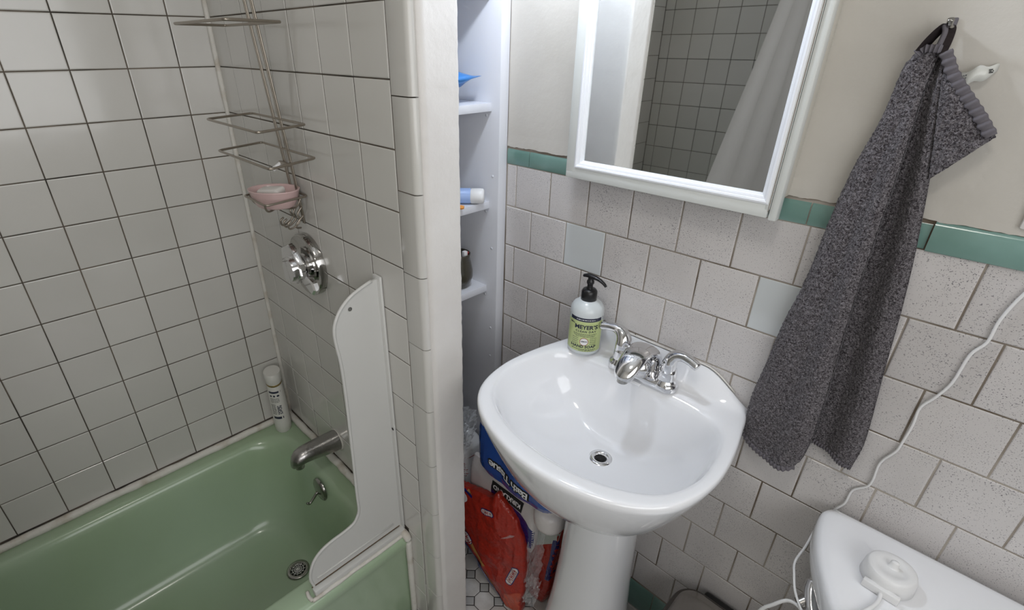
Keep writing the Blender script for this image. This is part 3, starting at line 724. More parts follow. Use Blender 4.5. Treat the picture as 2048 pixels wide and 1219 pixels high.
def basin():
    lps = []; D = (CXS, .212)
    def outer(s, z, yb=True):
        lp = []
        for (x, y) in Oo:
            nx, ny = Cc[0]+(x-Cc[0])*s, Cc[1]+(y-Cc[1])*s
            if y > .376: ny = .3826
            lp.append((nx, ny, z))
        return lp
    for s, z in ((.28, .672), (.44, .686), (.59, .705), (.71, .729), (.80, .757), (.87, .787), (.928, .815), (.970, .838), (.992, .852)): lps.append(outer(s, z))
    def rim(b, z):
        lp = []
        for (o, i) in zip(Oo, Ii):
            x, y = i[0]+(o[0]-i[0])*b, i[1]+(o[1]-i[1])*b
            lp.append((x, y, z+ledge(x, y)))
        return lp
    for b, z in ((1.0, .859), (.985, .864), (.95, .8675), (.88, .8695), (.78, .870), (.66, .8700), (.54, .8698), (.42, .8695), (.3, .869), (.18, .8675), (.08, .864), (0, .859)): lps.append(rim(b, z))
    def inner(f, z):
        lp = []
        for k, i in enumerate(Ii):
            a = 2*math.pi*k/len(Ii)-math.pi/2; d_ = (D[0]+.019*math.cos(a), D[1]+.019*math.sin(a))
            lp.append((d_[0]+(i[0]-d_[0])*f, d_[1]+(i[1]-d_[1])*f, z))
        return lp
    for f, z in ((.985, .852), (.965, .842), (.94, .828), (.90, .810), (.84, .791), (.76, .774), (.66, .760), (.54, .749), (.42, .741), (.30, .735), (.18, .731), (.08, .729), (0, .7275)): lps.append(inner(f, z))
    lps.append([(D[0]+.018*math.cos(2*math.pi*k/144-math.pi/2), D[1]+.018*math.sin(2*math.pi*k/144-math.pi/2), .715) for k in range(144)])
    return loft(lps, True, False)
obj('basin', basin(), porc_m, sk, 60)
dk = obj('drain_ring', lathe((CXS, .212, .7275), [(.0115, -.006), (.0125, .001), (.016, .0025), (.021, .0022), (.0235, .0)], 36, cap=False), chrome, sk, 60)
obj('drain_void', lathe((CXS, .212, .7265), [(.0003, -.003), (.0125, -.003)], 24, cap=False), pitch_m, dk)
obj('stopper_cross', lathe((CXS, .212, .7245), [(.0005, .001), (.006, .001), (.008, -.001)], 16), pitch_m, dk, True)
def pedestal():
    lps = []
    for z, rx, ry, cy in ((.0, .128, .118, .245), (.02, .128, .118, .245), (.05, .118, .108, .245), (.12, .105, .096, .245), (.25, .090, .085, .247), (.40, .080, .078, .248), (.55, .0755, .075, .25), (.66, .080, .078, .25), (.72, .10, .09, .25)):
        lps.append([(CXS+.006+rx*math.copysign(abs(math.cos(a))**.85, math.cos(a)), cy+ry*math.copysign(abs(math.sin(a))**.9, math.sin(a)), z+.0005) for a in [2*math.pi*k/40 for k in range(40)]])
    return loft(lps)
obj('pedestal', pedestal(), porc_m, sk, 60)
obj('sealant_line', tube([(x, YB-.002, ZK+.053*sstep((.198-abs(x-CXS))/.10)**.8-.001) for x in [.90+.018*k for k in range(20)]], .0016, 6, sub=2), caulk_m, sk, True)

# ------------------------------------------------------------------ faucet
fc = thing('faucet', 'chrome two handle faucet on the back deck of the sink', 'faucet', (1.080, .333, .8702))
def hull_base():
    lps = []
    for s, z in ((1.0, 0), (1.0, .006), (.94, .012), (.80, .016)):
        lp = []
        for k in range(48):
            a = 2*math.pi*k/48; cx = .050 if math.cos(a) > 0 else -.050; r = .0255*s
            lp.append((cx+r*math.cos(a), r*math.sin(a)*(1 if abs(math.cos(a)) > .3 else .9), z))
        lps.append(lp)
    return loft(lps)
obj('base_plate', hull_base(), chrome, fc, 50)
def lever_bm(sx, P, rr): return tube([(x*sx, y, z) for x, y, z in P], rr, 16, flat=.82)
for sx, P in ((1, [(.050, 0, .036), (.0500, .0, .050), (.0525, .001, .063), (.060, .002, .0735), (.073, .001, .0785), (.089, -.002, .0775), (.105, -.005, .073)]), (-1, [(.050, 0, .036), (.0500, .0, .050), (.0525, .002, .063), (.060, .004, .0735), (.073, .005, .0785), (.089, .003, .0775), (.108, -.001, .074)])):
    h = obj('handle', lathe((.050*sx, 0, 0), [(.0245, .002), (.025, .007), (.0215, .014), (.0185, .020), (.0180, .0215), (.0185, .023), (.0175, .036), (.0165, .043), (.010, .048)], 28), chrome, fc, 50)
    lv = obj('lever', lever_bm(sx, P, [.0175, .0172, .0155, .0132, .0108, .0094, .0090]), chrome, h, True)
def spt():
    lps = []
    P = catmull([(0, .014, .008), (0, .014, .030), (0, .008, .052), (0, -.012, .066), (0, -.038, .066), (0, -.062, .055), (0, -.076, .040), (0, -.080, .030)], 5)
    W = [q.x for q in catmull([(a, 0, 0) for a in (.030, .030, .029, .0275, .0255, .0235, .0205, .017)], 5)]
    T = [q.x for q in catmull([(a, 0, 0) for a in (.017, .017, .0155, .0125, .0115, .012, .0125, .012)], 5)]
    for i, p in enumerate(P):
        t = (P[min(i+1, len(P)-1)]-P[max(i-1, 0)]).normalized(); v = Vector((1, 0, 0)).cross(t).normalized()
        lps.append([p+Vector((W[i]*math.cos(a), 0, 0))+v*T[i]*math.sin(a) for a in [2*math.pi*k/24 for k in range(24)]])
    return loft(lps)
so = obj('spout', spt(), chrome, fc, 60)
obj('aerator', lathe((0, -.079, .024), [(.0105, .010), (.0105, 0), (.008, -.001), (.007, .002)], 20), dchrome, so, 50)
obj('front_shield', lathe((0, -.012, .0), [(.021, .014), (.0205, .026), (.017, .038), (.009, .046)], 24), chrome, fc, True)
obj('overflow_lip', tube([(-.012, -.026, -.006), (0, -.028, -.004), (.012, -.026, -.006)], .004, 8), porc_m, fc, True)

# ------------------------------------------------------------------ hand soap
hs = thing('soap_dispenser', 'pump bottle of hand soap with lime green label on the sink', 'soap bottle', (.934, .334, .8705))
hb = obj('bottle', lathe((0, 0, 0), [(.0005, 0), (.030, 0), (.0345, .003), (.0355, .008), (.0355, .095), (.0345, .104), (.030, .112), (.021, .119), (.0145, .122), (.0145, .128)], 48), frost_m, hs, 50)
obj('collar', lathe((0, 0, .120), [(.0155, 0), (.0165, .001), (.0165, .020), (.0135, .0245), (.010, .026)], 28), blackp, hs, 45)
obj('stem', lathe((0, 0, .144), [(.0075, 0), (.006, .006), (.006, .012), (.0078, .014), (.0078, .019), (.006, .022), (.006, .027)], 20), blackp, hs, 50)
nz = obj('nozzle', tube([(-.017, -.002, .1705), (-.006, 0, .1735), (.008, .001, .173), (.020, .002, .171), (.032, .002, .1665), (.038, .002, .1615)], [.0045, .0065, .0065, .005, .004, .0032], 12, flat=.7), blackp, hs, True)
nz.rotation_euler = (0, 0, math.radians(-4))
cdir = Vector((.535, -.84, 0)).normalized(); lux = Vector((-cdir.y, cdir.x, 0)); lux = Vector((.84, .535, 0)).normalized(); luz = Vector((0, 0, 1))
lbv = bvh_of(hb)
lab = decal('label', rect2(-.0345, .0335, .011, .083), lime_m, hs, (0, 0, 0), lux, luz, lbv, .0004, .003)
def LB(bm, m_, nm='lettering', off=.0009): return decal(nm, bm, m_, lab, (0, 0, 0), lux, luz, lbv, off, .006)
def T_(s, size, x, y, m_, bold=.0002, sp__=1.0):
    b = text_mesh(s, size, bold=bold, spacing=sp__); b.transform(Matrix.Translation((x, y, 0))); LB(b, m_)
LB(rect2(-.0345, .0335, .0835, .0915), ink, 'top_band', .0005)
b = lines_bm(1, .040, .0016, .003, 9, .05); b.transform(Matrix.Translation((0, .0883, 0))); LB(b, whiteink, 'small_print')
T_('Mrs.', .0048, -.0265, .0752, ink); T_('MEYER\u2019S', .0132, .0015, .0660, ink, .0004, .98)
T_('CLEAN DAY', .0066, .0015, .0580, ink, .0002, 1.25)
for k, (y, w_) in enumerate(((.0545, .050), (.0515, .046), (.0485, .042))):
    b = lines_bm(1, w_, .0011, .003, 20+k, .1); b.transform(Matrix.Translation((0, y, 0))); LB(b, ink, 'small_print')
for sx in (-1, 1):
    b = lines_bm(4, .013, .0011, .0046, 30+sx, .1); b.transform(Matrix.Translation((sx*.0185, .044, 0))); LB(b, ink, 'small_print')
ringp = lambda r: [(r*math.cos(k*math.pi/12), .0355+r*math.sin(k*math.pi/12)) for k in range(24)]
LB(poly(ringp(.0093)), redink, 'emblem_ring', .0007); LB(poly(ringp(.0083)), whiteink, 'emblem', .0009)
b = text_mesh('LEMON', .0042, bold=.0001); b.transform(Matrix.Translation((0, .0348, 0))); LB(b, ink, 'lettering', .0012)
T_('HAND SOAP', .0090, -.001, .0205, ink, .0003, 1.02)
b = lines_bm(1, .050, .0015, .003, 44, .05); b.transform(Matrix.Translation((0, .0172, 0))); LB(b, ink, 'small_print')
T_('12.5 FL OZ (370 mL)', .0038, .006, .0120, ink, .00005)

# ------------------------------------------------------------------ towel
tw = thing('hand_towel', 'charcoal grey terry hand towel hanging from a wall hook', 'towel')
def resample(P, n):
    P = [Vector((p[0], 0, p[1])) for p in P]; P = catmull(P, 8); d_ = [0]
    for a, b in zip(P[:-1], P[1:]): d_.append(d_[-1]+(b-a).length)
    out = []; i = 0
    for k in range(n+1):
        t = d_[-1]*k/n
        while i < len(d_)-2 and d_[i+1] < t: i += 1
        f = (t-d_[i])/max(1e-9, d_[i+1]-d_[i]); out.append(P[i].lerp(P[i+1], min(1, f)))
    return out
def cloth(LP, RP, yf, nu, nv, thick, bm, sag=lambda s, t: 0, seed=0, amp=.0016):
    A, B_ = resample(LP, nv), resample(RP, nv); F, K = [], []
    for j in range(nv+1):
        fr, bk = [], []
        for i in range(nu+1):
            s, t = i/nu, j/nv; p = A[j].lerp(B_[j], s); y = yf(s, t); z = p.z+sag(s, t)
            q = Vector((p.x, y, z)); e = min(s, 1-s)*nu; ed = min(1, e/3)
            nn = noise.noise(q*310+Vector((seed, 0, 0)))*amp+noise.noise(q*120+Vector((seed, 5, 0)))*amp*.8
            q.y -= nn+amp*.5; q.x += noise.noise(q*300+Vector((9, seed, 2)))*amp*.55*(1.0); q.z += noise.noise(q*300+Vector((3, 1, seed)))*amp*.5
            fr.append(bm.verts.new(q))
            if i % 4 == 0: bk.append(None)
        F.append(fr)
    # back sheet, coarse
    st = 6
    for j in range(0, nv+1, st):
        K.append([bm.verts.new((A[j].lerp(B_[j], i/nu).x, min(.3815, yf(i/nu, j/nv)+thick), A[j].lerp(B_[j], i/nu).z+sag(i/nu, j/nv))) for i in range(0, nu+1, st)])
    for j in range(nv):
        for i in range(nu): bm.faces.new((F[j][i], F[j][i+1], F[j+1][i+1], F[j+1][i]))
    for j in range(len(K)-1):
        for i in range(len(K[0])-1): bm.faces.new((K[j][i], K[j+1][i], K[j+1][i+1], K[j][i+1]))
    for jj in range(len(K)-1):       # side walls
        for side, fi in ((0, 0), (-1, nu)):
            pts = [F[jj*st+k][fi] for k in range(st+1)]
            f = pts+[K[jj+1][side], K[jj][side]]
            for k in range(st): bm.faces.new((pts[k], pts[k+1], K[jj][side] if k < st/2 else K[jj+1][side]))
            bm.faces.new((pts[st//2], K[jj+1][side], K[jj][side]))
    for ii in range(len(K[0])-1):
        for row, kk in ((0, 0), (nv, -1)):
            pts = [F[row][ii*st+k] for k in range(st+1)]
            for k in range(st): bm.faces.new((pts[k], pts[k+1], K[kk][ii] if k < st/2 else K[kk][ii+1]))
            bm.faces.new((pts[st//2], K[kk][ii+1], K[kk][ii]))
bm = bmesh.new()
P1L = [(1.3365, 1.4650), (1.3275, 1.4425), (1.3235, 1.3866), (1.3110, 1.3173), (1.3040, 1.2446), (1.2990, 1.1482), (1.2875, 1.063), (1.2815, .983), (1.2750, .9149), (1.2765, .850), (1.2800, .828)]
P1R = [(1.3590, 1.4665), (1.3570, 1.4380), (1.3575, 1.4101), (1.3625, 1.3405), (1.3655, 1.2529), (1.3675, 1.1714), (1.3735, 1.0677), (1.3790, .9859), (1.3820, .900), (1.3800, .850), (1.3730, .826)]
def y1(s, t):
    A = .010+.020*sstep(t*1.5); b_ = math.sin(math.pi*min(1, max(0, s*.92+.04)))**.6
    return .372-A*b_-.004*math.sin(6*s+3*t)*t-(.019*sstep((s-.5)/.4))*sstep(t*4)
cloth(P1L, P1R, y1, 96, 576, .010, bm, lambda s, t: -.011*math.sin(math.pi*s)**.8*sstep((t-.9)/.1)*.9, 1)
P2L = [(1.3560, 1.4600), (1.3540, 1.4101), (1.3580, 1.3405), (1.3605, 1.2529), (1.3625, 1.1714), (1.3680, 1.0677), (1.3730, .9859), (1.3760, .900), (1.3800, .868)]
P2R = [(1.3660, 1.4550), (1.3740, 1.420), (1.3845, 1.370), (1.3965, 1.312), (1.4104, 1.228), (1.4220, 1.140), (1.4322, 1.0384), (1.4430, .9422), (1.4455, .900), (1.4425, .8600)]
def y2(s, t): return .3765-.020*sstep((s-.25)/.5)*(.5+.5*sstep(t*3))+.006*sstep((s-.85)/.15)
cloth(P2L, P2R, y2, 72, 552, .004, bm, lambda s, t: -.006*math.sin(2.5*math.pi*s)*sstep((t-.9)/.1), 7)
P3L = [(1.3620, 1.4580), (1.3740, 1.415), (1.3850, 1.365), (1.3950, 1.318)]
P3R = [(1.3665, 1.4600), (1.3770, 1.4480), (1.3915, 1.4285), (1.4156, 1.4029), (1.4385, 1.3745)]
cloth(P3L, P3R, lambda s, t: .3700-.013*s*(1-s)*4*.4-.010*sstep(t*2)*(1-.3*s), 66, 126, .004, bm, lambda s, t: 0, 13)
me = bpy.data.meshes.new('terry_cloth'); bm.to_mesh(me); bm.free()
obj('terry_cloth', me, towel_m, tw, True)
def hem(P, w_, rib, pth=.0014, fl=.35):
    Q = resample(P, 120); bm = bmesh.new(); lps = []
    for i, p in enumerate(Q):
        r = w_*(1+.10*math.sin(i*rib)); yy = P_y(i/120)-.0012*math.sin(i*rib)
        t = (Q[min(i+1, 120)]-Q[max(i-1, 0)]).normalized(); s = Vector((t.z, 0, -t.x))
        lps.append([Vector((p.x, yy, p.z))+s*r*math.cos(a)+Vector((0, r*fl*math.sin(a), 0)) for a in [2*math.pi*k/10 for k in range(10)]])
    return loft(lps)
P_y = lambda t: .360-.004*t
obj('hem', hem([(1.364, 1.4635), (1.371, 1.452), (1.3780, 1.4405), (1.3920, 1.4240), (1.4150, 1.3990), (1.4345, 1.3755)], .0062, .62), hem_m, tw, True)
P_y = lambda t: .3585
obj('hem', hem([(1.3375, 1.4605), (1.3420, 1.4655), (1.3500, 1.4665), (1.3600, 1.4660)], .0045, .3), hem_m, tw, True)
P_y = lambda t: y1(t, 1)-.001
obj('hem', hem([(1.2795, .829), (1.30, .8195), (1.325, .8155), (1.350, .8165), (1.3735, .8255)], .0050, .75), hem_m, tw, True)
P_y = lambda t: y2(t, 1)-.002
obj('hem', hem([(1.381, .868), (1.398, .8655), (1.415, .866), (1.432, .862), (1.4415, .8585)], .0045, .75), hem_m, tw, True)
def loopm():
    bm = bmesh.new(); P = [(1.3365, .352, 1.4640), (1.3415, .354, 1.4760), (1.3475, .358, 1.4870), (1.3525, .362, 1.4925), (1.3560, .364, 1.4890), (1.3570, .362, 1.476), (1.3560, .360, 1.462)]
    Q = catmull(P, 5); a = [bm.verts.new((q.x, q.y-.0025, q.z)) for q in Q]; b = [bm.verts.new((q.x+.0075, q.y+.017, q.z-.001)) for q in Q]
    for i in range(len(Q)-1): bm.faces.new((a[i], a[i+1], b[i+1], b[i]))
    bmesh.ops.solidify(bm, geom=bm.faces[:], thickness=.0012); return bm
obj('hanging_loop', loopm(), loop_m, tw, True)  # shade inside the loop is painted into this band's dark colour
obj('hanging_loop', tube([(1.3530, .364, 1.4915), (1.3565, .362, 1.484), (1.3560, .361, 1.472), (1.3550, .360, 1.462)], .0028, 8), hem_m, tw, True)
hk = thing('wall_hook', 'small grey hook on the cream wall holding the charcoal towel', 'hook', (1.3585, YB, 1.485))
obj('peg', tube([(0, -.0005, .004), (0, -.012, .004), (0, -.022, .006), (0, -.026, .012)], [.0035, .003, .003, .0035], 10), dchrome, hk, True)
obj('plate', box(-.004, .004, -.003, 0, -.035, .014, .0015), hem_m, hk, 40)
ad_ = obj('adhesive_strip', None or loft([[(x, YB-.0015-.010*math.sin(math.pi*t)**1.0*(1 if d_ else 1)-(.0008 if d_ else 0), z+(.0085 if d_ else -.0085)*(1-.55*abs(2*t-1)**3)) for d_ in (0, 1)] for t, x, z in [(k/14, 1.3780+.0365*k/14, 1.4300+.0155*k/14+.002*math.sin(k)) for k in range(15)]], False, False, closed=False), tape_m, None, True)
sm = ad_.modifiers.new('solid', 'SOLIDIFY'); sm.thickness = .0008
tag(ad_, 'peeling clear adhesive strip on the wall right of the towel', 'adhesive strip')
b = lines_bm(2, .012, .0008, .003, 12); b.transform(Matrix.Translation((0, 0, 0)))
decal('print', b, ink, ad_, (1.385, .38, 1.437), (1, 0, .4), (-.4, 0, 1), bvh_of(ad_), .001)
b = lines_bm(3, .004, .0012, .0016, 14); decal('print', b, blackp, ad_, (1.4095, .38, 1.4455), (1, 0, .2), (-.2, 0, 1), bvh_of(ad_), .001)

# ------------------------------------------------------------------ toilet
to = thing('toilet', 'white porcelain toilet with its tank against the sink wall', 'toilet')
TX = 1.685
hl = [(0, .100), (.08, .104), (.14, .120), (.188, .155), (.217, .205), (.238, .255), (.2495, .30), (.2535, .335), (.251, .352), (.240, .3625), (.20, .3665)]
def tout(s, dy=0): return [(TX+x*s, .25+(y-.25)*s+dy) for x, y in hl]+[(TX-x*s, .25+(y-.25)*s+dy) for x, y in hl[1:]][::-1]
def lid():
    P0 = smooth_closed(tout(1), 3); c = (TX, .25); out = []
    for s, z in ((.965, .724), (.985, .726), (1.0, .735), (1.0, .752), (.992, .761), (.970, .7665), (.93, .7685), (.86, .7695), (.6, .770), (.3, .770)):
        out.append([(c[0]+(x-c[0])*(1-(1-s)*.55), c[1]+(y-c[1])*s, z) for x, y in P0])
    return loft(out)
obj('tank_lid', lid(), porc_m, to, 60)
def tank():
    P0 = smooth_closed(tout(1), 3); c = (TX, .25); out = []
    for s, z in ((.72, .38), (.80, .39), (.86, .45), (.90, .6), (.93, .7235)):
        out.append([(c[0]+(x-c[0])*s*1.0, c[1]+(y-c[1])*s, z) for x, y in P0])
    return loft(out)
obj('tank', tank(), porc_m, to, 60)
def bowl():
    lps = []
    for z, rx, ry, cy in ((0, .12, .25, .02), (.03, .115, .24, .02), (.15, .10, .19, .05), (.25, .13, .22, .0), (.34, .18, .25, -.03), (.385, .185, .255, -.04), (.395, .175, .245, -.04)):
        lps.append(circ((TX, cy, z+.0005), rx, 40, 'z', ry))
    return loft(lps)
obj('bowl', bowl(), porc_m, to, 60)
obj('seat_lid', lathe((TX, -.04, .398), [(.178, 0), (.184, .004), (.184, .018), (.17, .026), (.001, .028)], 44, k=1.36), porc_m, to, 50)
fl = obj('flush_lever', tube([(1.462, .238, .716), (1.4640, .226, .706), (1.474, .205, .694), (1.488, .188, .685), (1.505, .172, .676)], [.0095, .0095, .0090, .0080, .0065], 14, flat=1.3), chrome, to, True)
obj('lever_boss', tube([(1.475, .228, .700), (1.458, .205, .690)], [.013, .010], 14, smooth=False), dchrome, to, 50)

# brush charger on the tank lid
ch = thing('toothbrush_charger', 'round white electric toothbrush charger on the toilet tank lid', 'charger', (1.5350, .2650, .7702), rotz=math.radians(-4))
obj('base', lathe((0, 0, 0), [(.0005, 0), (.031, 0), (.033, .002), (.0315, .020), (.0295, .026), (.0275, .0275), (.018, .0275), (.0165, .0265), (.0005, .0265)], 40), cord_m, ch, 50)
obj('peg', lathe((0, .002, .0265), [(.0075, 0), (.0068, .001), (.0055, .002), (.0052, .010), (.004, .0115), (.0005, .012)], 20, k=.75), cord_m, ch, 50)
obj('cord_lug', box(-.022, .022, -.038, -.029, .0005, .013, .0015), cord_m, ch, 40)
# cords
c1 = tube([(1.553, .378, 1.285), (1.540, .379, 1.235), (1.5252, .379, 1.1958), (1.5172, .379, 1.1559), (1.5165, .379, 1.122), (1.5074, .379, 1.0981), (1.5045, .379, 1.0515), (1.4956, .379, 1.0205), (1.4860, .379, .9969), (1.4872, .379, .9648), (1.4855, .379, .9299), (1.4835, .379, .9100), (1.4727, .379, .8796), (1.4738, .379, .8424), (1.4705, .379, .8250), (1.4565, .379, .8064), (1.4545, .378, .7754), (1.4475, .376, .7580), (1.440, .372, .735), (1.434, .35, .722), (1.4330, .300, .7160), (1.4300, .258, .714), (1.4370, .232, .712), (1.4480, .208, .705), (1.466, .190, .694)], .0019, 8, sub=4)
tag(obj('power_cord', c1, cord_m, None, True), 'thin white cord running down the speckled tiles to behind the tank', 'cord')
c2 = tube([(1.5340, .2290, .7765), (1.5345, .2180, .7740), (1.5320, .2040, .7735), (1.5260, .188, .7735), (1.518, .172, .7735), (1.508, .157, .7735), (1.498, .148, .768), (1.488, .150, .742), (1.476, .172, .705), (1.460, .200, .690), (1.4440, .205, .683), (1.4300, .200, .663), (1.414, .199, .620), (1.405, .20, .50), (1.415, .21, .30), (1.42, .22, .1), (1.42, .22, .004)], .0028, 8, sub=4)
tag(obj('charger_cord', c2, cord_m, None, True), 'white charger cord curling over the front of the tank lid', 'cord')

# ------------------------------------------------------------------ trash can
tc = thing('trash_can', 'brushed steel step trash can between sink pedestal and toilet', 'trash can', (1.335, .272, 0))
def rr_loft(spec, cx=0, cy=0):
    return loft([rrect(cx-a, cx+a, cy-b, cy+b, r, z, 8, 3) for a, b, r, z in spec])
obj('body', rr_loft([(.072, .078, .045, .0005), (.074, .080, .045, .02), (.076, .083, .046, .345)]), bin_m, tc, 50)
obj('lid_rim', rr_loft([(.080, .087, .048, .345), (.082, .089, .049, .350), (.082, .089, .049, .372), (.079, .086, .046, .379), (.073, .080, .042, .380)]), binrim, tc, 50)
obj('lid', rr_loft([(.0735, .0805, .042, .379), (.0725, .0795, .041, .3835), (.068, .075, .038, .386), (.05, .055, .03, .3875)]), bin_m, tc, 50)
obj('hinge_cover', box(-.035, .056, .080, .104, .335, .378, .008, 3), blackp, tc, 45)

# ------------------------------------------------------------------ paper packs under the sink
def soft_box(x0, x1, y0, y1, z0, z1, r, bul=.006, nx=12, nz=5, seed=0, rolls=0):
    """rounded pack with slight bulges where the rolls press on the film"""
    lps = []; n = 7
    for k in range(n+1):
        t = k/n; z = z0+(z1-z0)*t; e = 1-abs(2*t-1)**6; ins = .012*(abs(2*t-1)**5)
        P = rrect(x0+ins, x1-ins, y0+ins, y1-ins, r, z, 6, 16)
        Q = []
        for (x, y, zz) in P:
            d_ = bul*noised((x, y, zz), 22, seed)
            if rolls and y < (y0+y1)/2: d_ += .006*abs(math.sin(math.pi*rolls*(x-x0)/(x1-x0)))-.004
            c = Vector((x-(x0+x1)/2, (y-(y0+y1)/2)*2, 0)).normalized(); Q.append((x+c.x*d_, y+c.y*d_, zz))
        lps.append(Q)
    bm = loft(lps); return bm
ts = thing('bath_tissue_pack', 'blue and white pack of bath tissue lying upside down beside the pedestal', 'tissue pack')
tb = obj('rolls', merge(soft_box(.716, .992, .190, .345, .462, .655, .055, .003, seed=4, rolls=2.6), soft_box(.918, .996, .196, .330, .402, .463, .035, .002, seed=5)), tp_m, ts, 60)
tbv = bvh_of(tb)
def TB(bm, m_, nm, off=.0006, par=ts, size=.008, o_=(.85, .19, .0)): return decal(nm, bm, m_, par, o_, (1, 0, 0), (0, 0, 1), tbv, off, size)
TB(poly([(-.139, .625), (-.139, .482), (-.115, .474), (-.06, .467), (-.022, .465), (.03, .466), (.08, .468), (.115, .470), (.137, .472), (.142, .480), (.142, .625)]), blue_m, 'blue_band', .0006)
decal('blue_band', rect2(-.078, .045, .482, .625), blue_m, ts, (.70, .27, 0), (0, -1, 0), (0, 0, 1), tbv, .0007, .01)
def ups(s, size, bold, cx, cz, m_, off, shear=0, ang=0, spc=1.0, nm='lettering'):
    b = text_mesh(s, size, bold=bold, spacing=spc, shear=shear); b.transform(Matrix.Translation((cx, cz, 0)) @ Matrix.Rotation(math.pi+ang, 4, 'Z')); TB(b, m_, nm, off, size=.010)
for q in ((.0028, 0), (-.0028, 0), (0, .0028), (0, -.0028)):
    ups('Bath Tissue', .034, .0024, .004+q[0], .522+q[1], pitch_m, .0010, -.15, -.23, .84, 'lettering_outline')
ups('Bath Tissue', .034, .0006, .004, .522, whiteink, .0018, -.15, -.23, .84)
kp = thing('paper_pack', 'navy and white wrapped paper pack with a black name strip below the blue pack', 'paper pack')
kb = obj('rolls', soft_box(.655, .905, .238, .275, .22, .430, .016, .002, seed=9), tp_m, kp, 60)
kbv = bvh_of(kb)
KO = (.81, .235, 0)
decal('navy_band', poly([(-.06, .25), (.094, .25), (.094, .318), (.070, .345), (.05, .358), (-.01, .364), (-.06, .38)]), navy_m, kp, KO, (1, 0, 0), (0, 0, 1), kbv, .0006, .008)
decal('name_strip', poly([(-.056, .400), (-.060, .366), (.053, .362), (.059, .402)]), pitch_m, kp, KO, (1, 0, 0), (0, 0, 1), kbv, .0010, .01)
b = text_mesh('KIRKLAND', .021, bold=.0006); b.transform(Matrix.Translation((-.001, .389, 0)) @ Matrix.Rotation(math.pi, 4, 'Z'))
decal('lettering', b, whiteink, kp, KO, (1, 0, 0), (0, 0, 1), kbv, .0018, .01)

def puffy(front, depth, bulge, seed, wr=.004, sub=3):
    """wrapped pack: a front outline in space, pushed back by depth, with a puffed wrinkled face"""
    P = [Vector(p) for p in front]; c = sum(P, Vector())/len(P); dv = Vector(depth); nd = -dv.normalized()
    bm = bmesh.new()
    def ringv(s, o): return [bm.verts.new(c+(p-c)*s+o) for p in P]
    R0 = ringv(.93, dv); R1 = ringv(1.0, dv*.8); R2 = ringv(1.0, dv*.15); R3 = ringv(.96, nd*bulge*.1); R4 = ringv(.8, nd*bulge*.7); R5 = ringv(.45, nd*bulge)
    n = len(P)
    for a, b in ((R0, R1), (R1, R2), (R2, R3), (R3, R4), (R4, R5)):
        for i in range(n): bm.faces.new((a[i], a[(i+1) % n], b[(i+1) % n], b[i]))
    bm.faces.new(R5); bm.faces.new(R0[::-1]); bmesh.ops.recalc_face_normals(bm, faces=bm.faces)
    bmesh.ops.triangulate(bm, faces=[f for f in bm.faces if len(f.verts) > 4])
    for _ in range(sub): bmesh.ops.subdivide_edges(bm, edges=bm.edges[:], cuts=1, use_grid_fill=True, smooth=.25)
    bm.normal_update()
    for v in bm.verts:
        a = noise.noise(v.co*18+Vector((seed, 0, 0)))*wr+abs(noise.noise(Vector((v.co.x*60, v.co.y*20, v.co.z*18+seed))))*wr*.8
        v.co += v.normal*(a-wr*.5); v.co.z = max(v.co.z, .0008)
    return bm
ra = thing('wrapped_pack', 'large red plastic wrapped pack leaning on the floor beside the pedestal', 'wrapped pack')
rb_ = obj('wrapper', puffy([(.640, .196, .336), (.682, .200, .345), (.727, .207, .353), (.767, .212, .364), (.794, .218, .394), (.803, .218, .381), (.830, .220, .364), (.860, .222, .343), (.883, .221, .299), (.894, .220, .262), (.910, .213, .159), (.909, .206, .068), (.906, .203, .004), (.846, .193, .002), (.758, .188, .068), (.685, .185, .140), (.640, .184, .19)], (-.008, .034, -.01), .012, 3, wr=.007), red_m, ra, 60)
rbv = bvh_of(rb_); n_r = Vector((.12, -1, .08)).normalized(); ux_r = Vector((1, .12, 0)).normalized(); uy_r = n_r.cross(ux_r).normalized()
ux_r = uy_r.cross(n_r).normalized()
def RD(bm, m_, p, nm='print', off=.0008, ang=0, par=ra, bv_=None, size=.008):
    bm.transform(Matrix.Rotation(ang, 4, 'Z')); return decal(nm, bm, m_, par, p, ux_r, uy_r, bv_ or rbv, off, size)
def pill(w_, h, sq=.5): return poly([(math.copysign(max(0, w_/2-h/2), math.cos(a))+h/2*math.cos(a), h/2*math.sin(a)) for a in [2*math.pi*(k+.5)/20 for k in range(20)]])
def logo(p, w_, h, ang, seed):
    RD(pill(w_+.005, h+.005), navy_m, p, 'emblem_border', .0008, ang); RD(pill(w_, h), tp_m, p, 'emblem', .0014, ang)
    r = random.Random(seed); b = bmesh.new(); x = -w_*.38
    while x < w_*.34:
        k = r.uniform(.25, .5)*h; merge(b, rect2(x, x+.0022, -k, k)); 
        if r.random() < .6: merge(b, rect2(x, x+.0055, -k*.2, k*.3))
        x += .0065
    RD(b, redink, p, 'emblem_marks', .0020, ang)
logo((.772, .209, .318), .044, .013, .30, 1); logo((.872, .208, .150), .074, .019, 1.30, 2); logo((.704, .19, .172), .046, .026, -.85, 3)
RD(poly([(-.034, .020), (.026, -.034), (.034, -.028), (-.026, .030)]), goldink, (.745, .193, .140)); RD(poly([(-.012, 0), (.034, -.012), (.036, -.026), (-.004, -.018)]), pitch_m, (.730, .19, .122))
b = lines_bm(1, .055, .005, .006, 33, .1); RD(b, goldink, (.800, .19, .075), ang=-.80)
RD(poly([(-.150, .150), (-.138, .156), (.058, -.020), (.052, -.042), (.026, -.030)]), navy_m, (.800, .188, .030), 'navy_edge', .0010)
RD(poly([(-.030, -.042), (.036, -.042), (.034, .060), (.010, .045), (-.02, .02)]), orange_red, (.875, .203, .045), 'orange_fold', .0006)
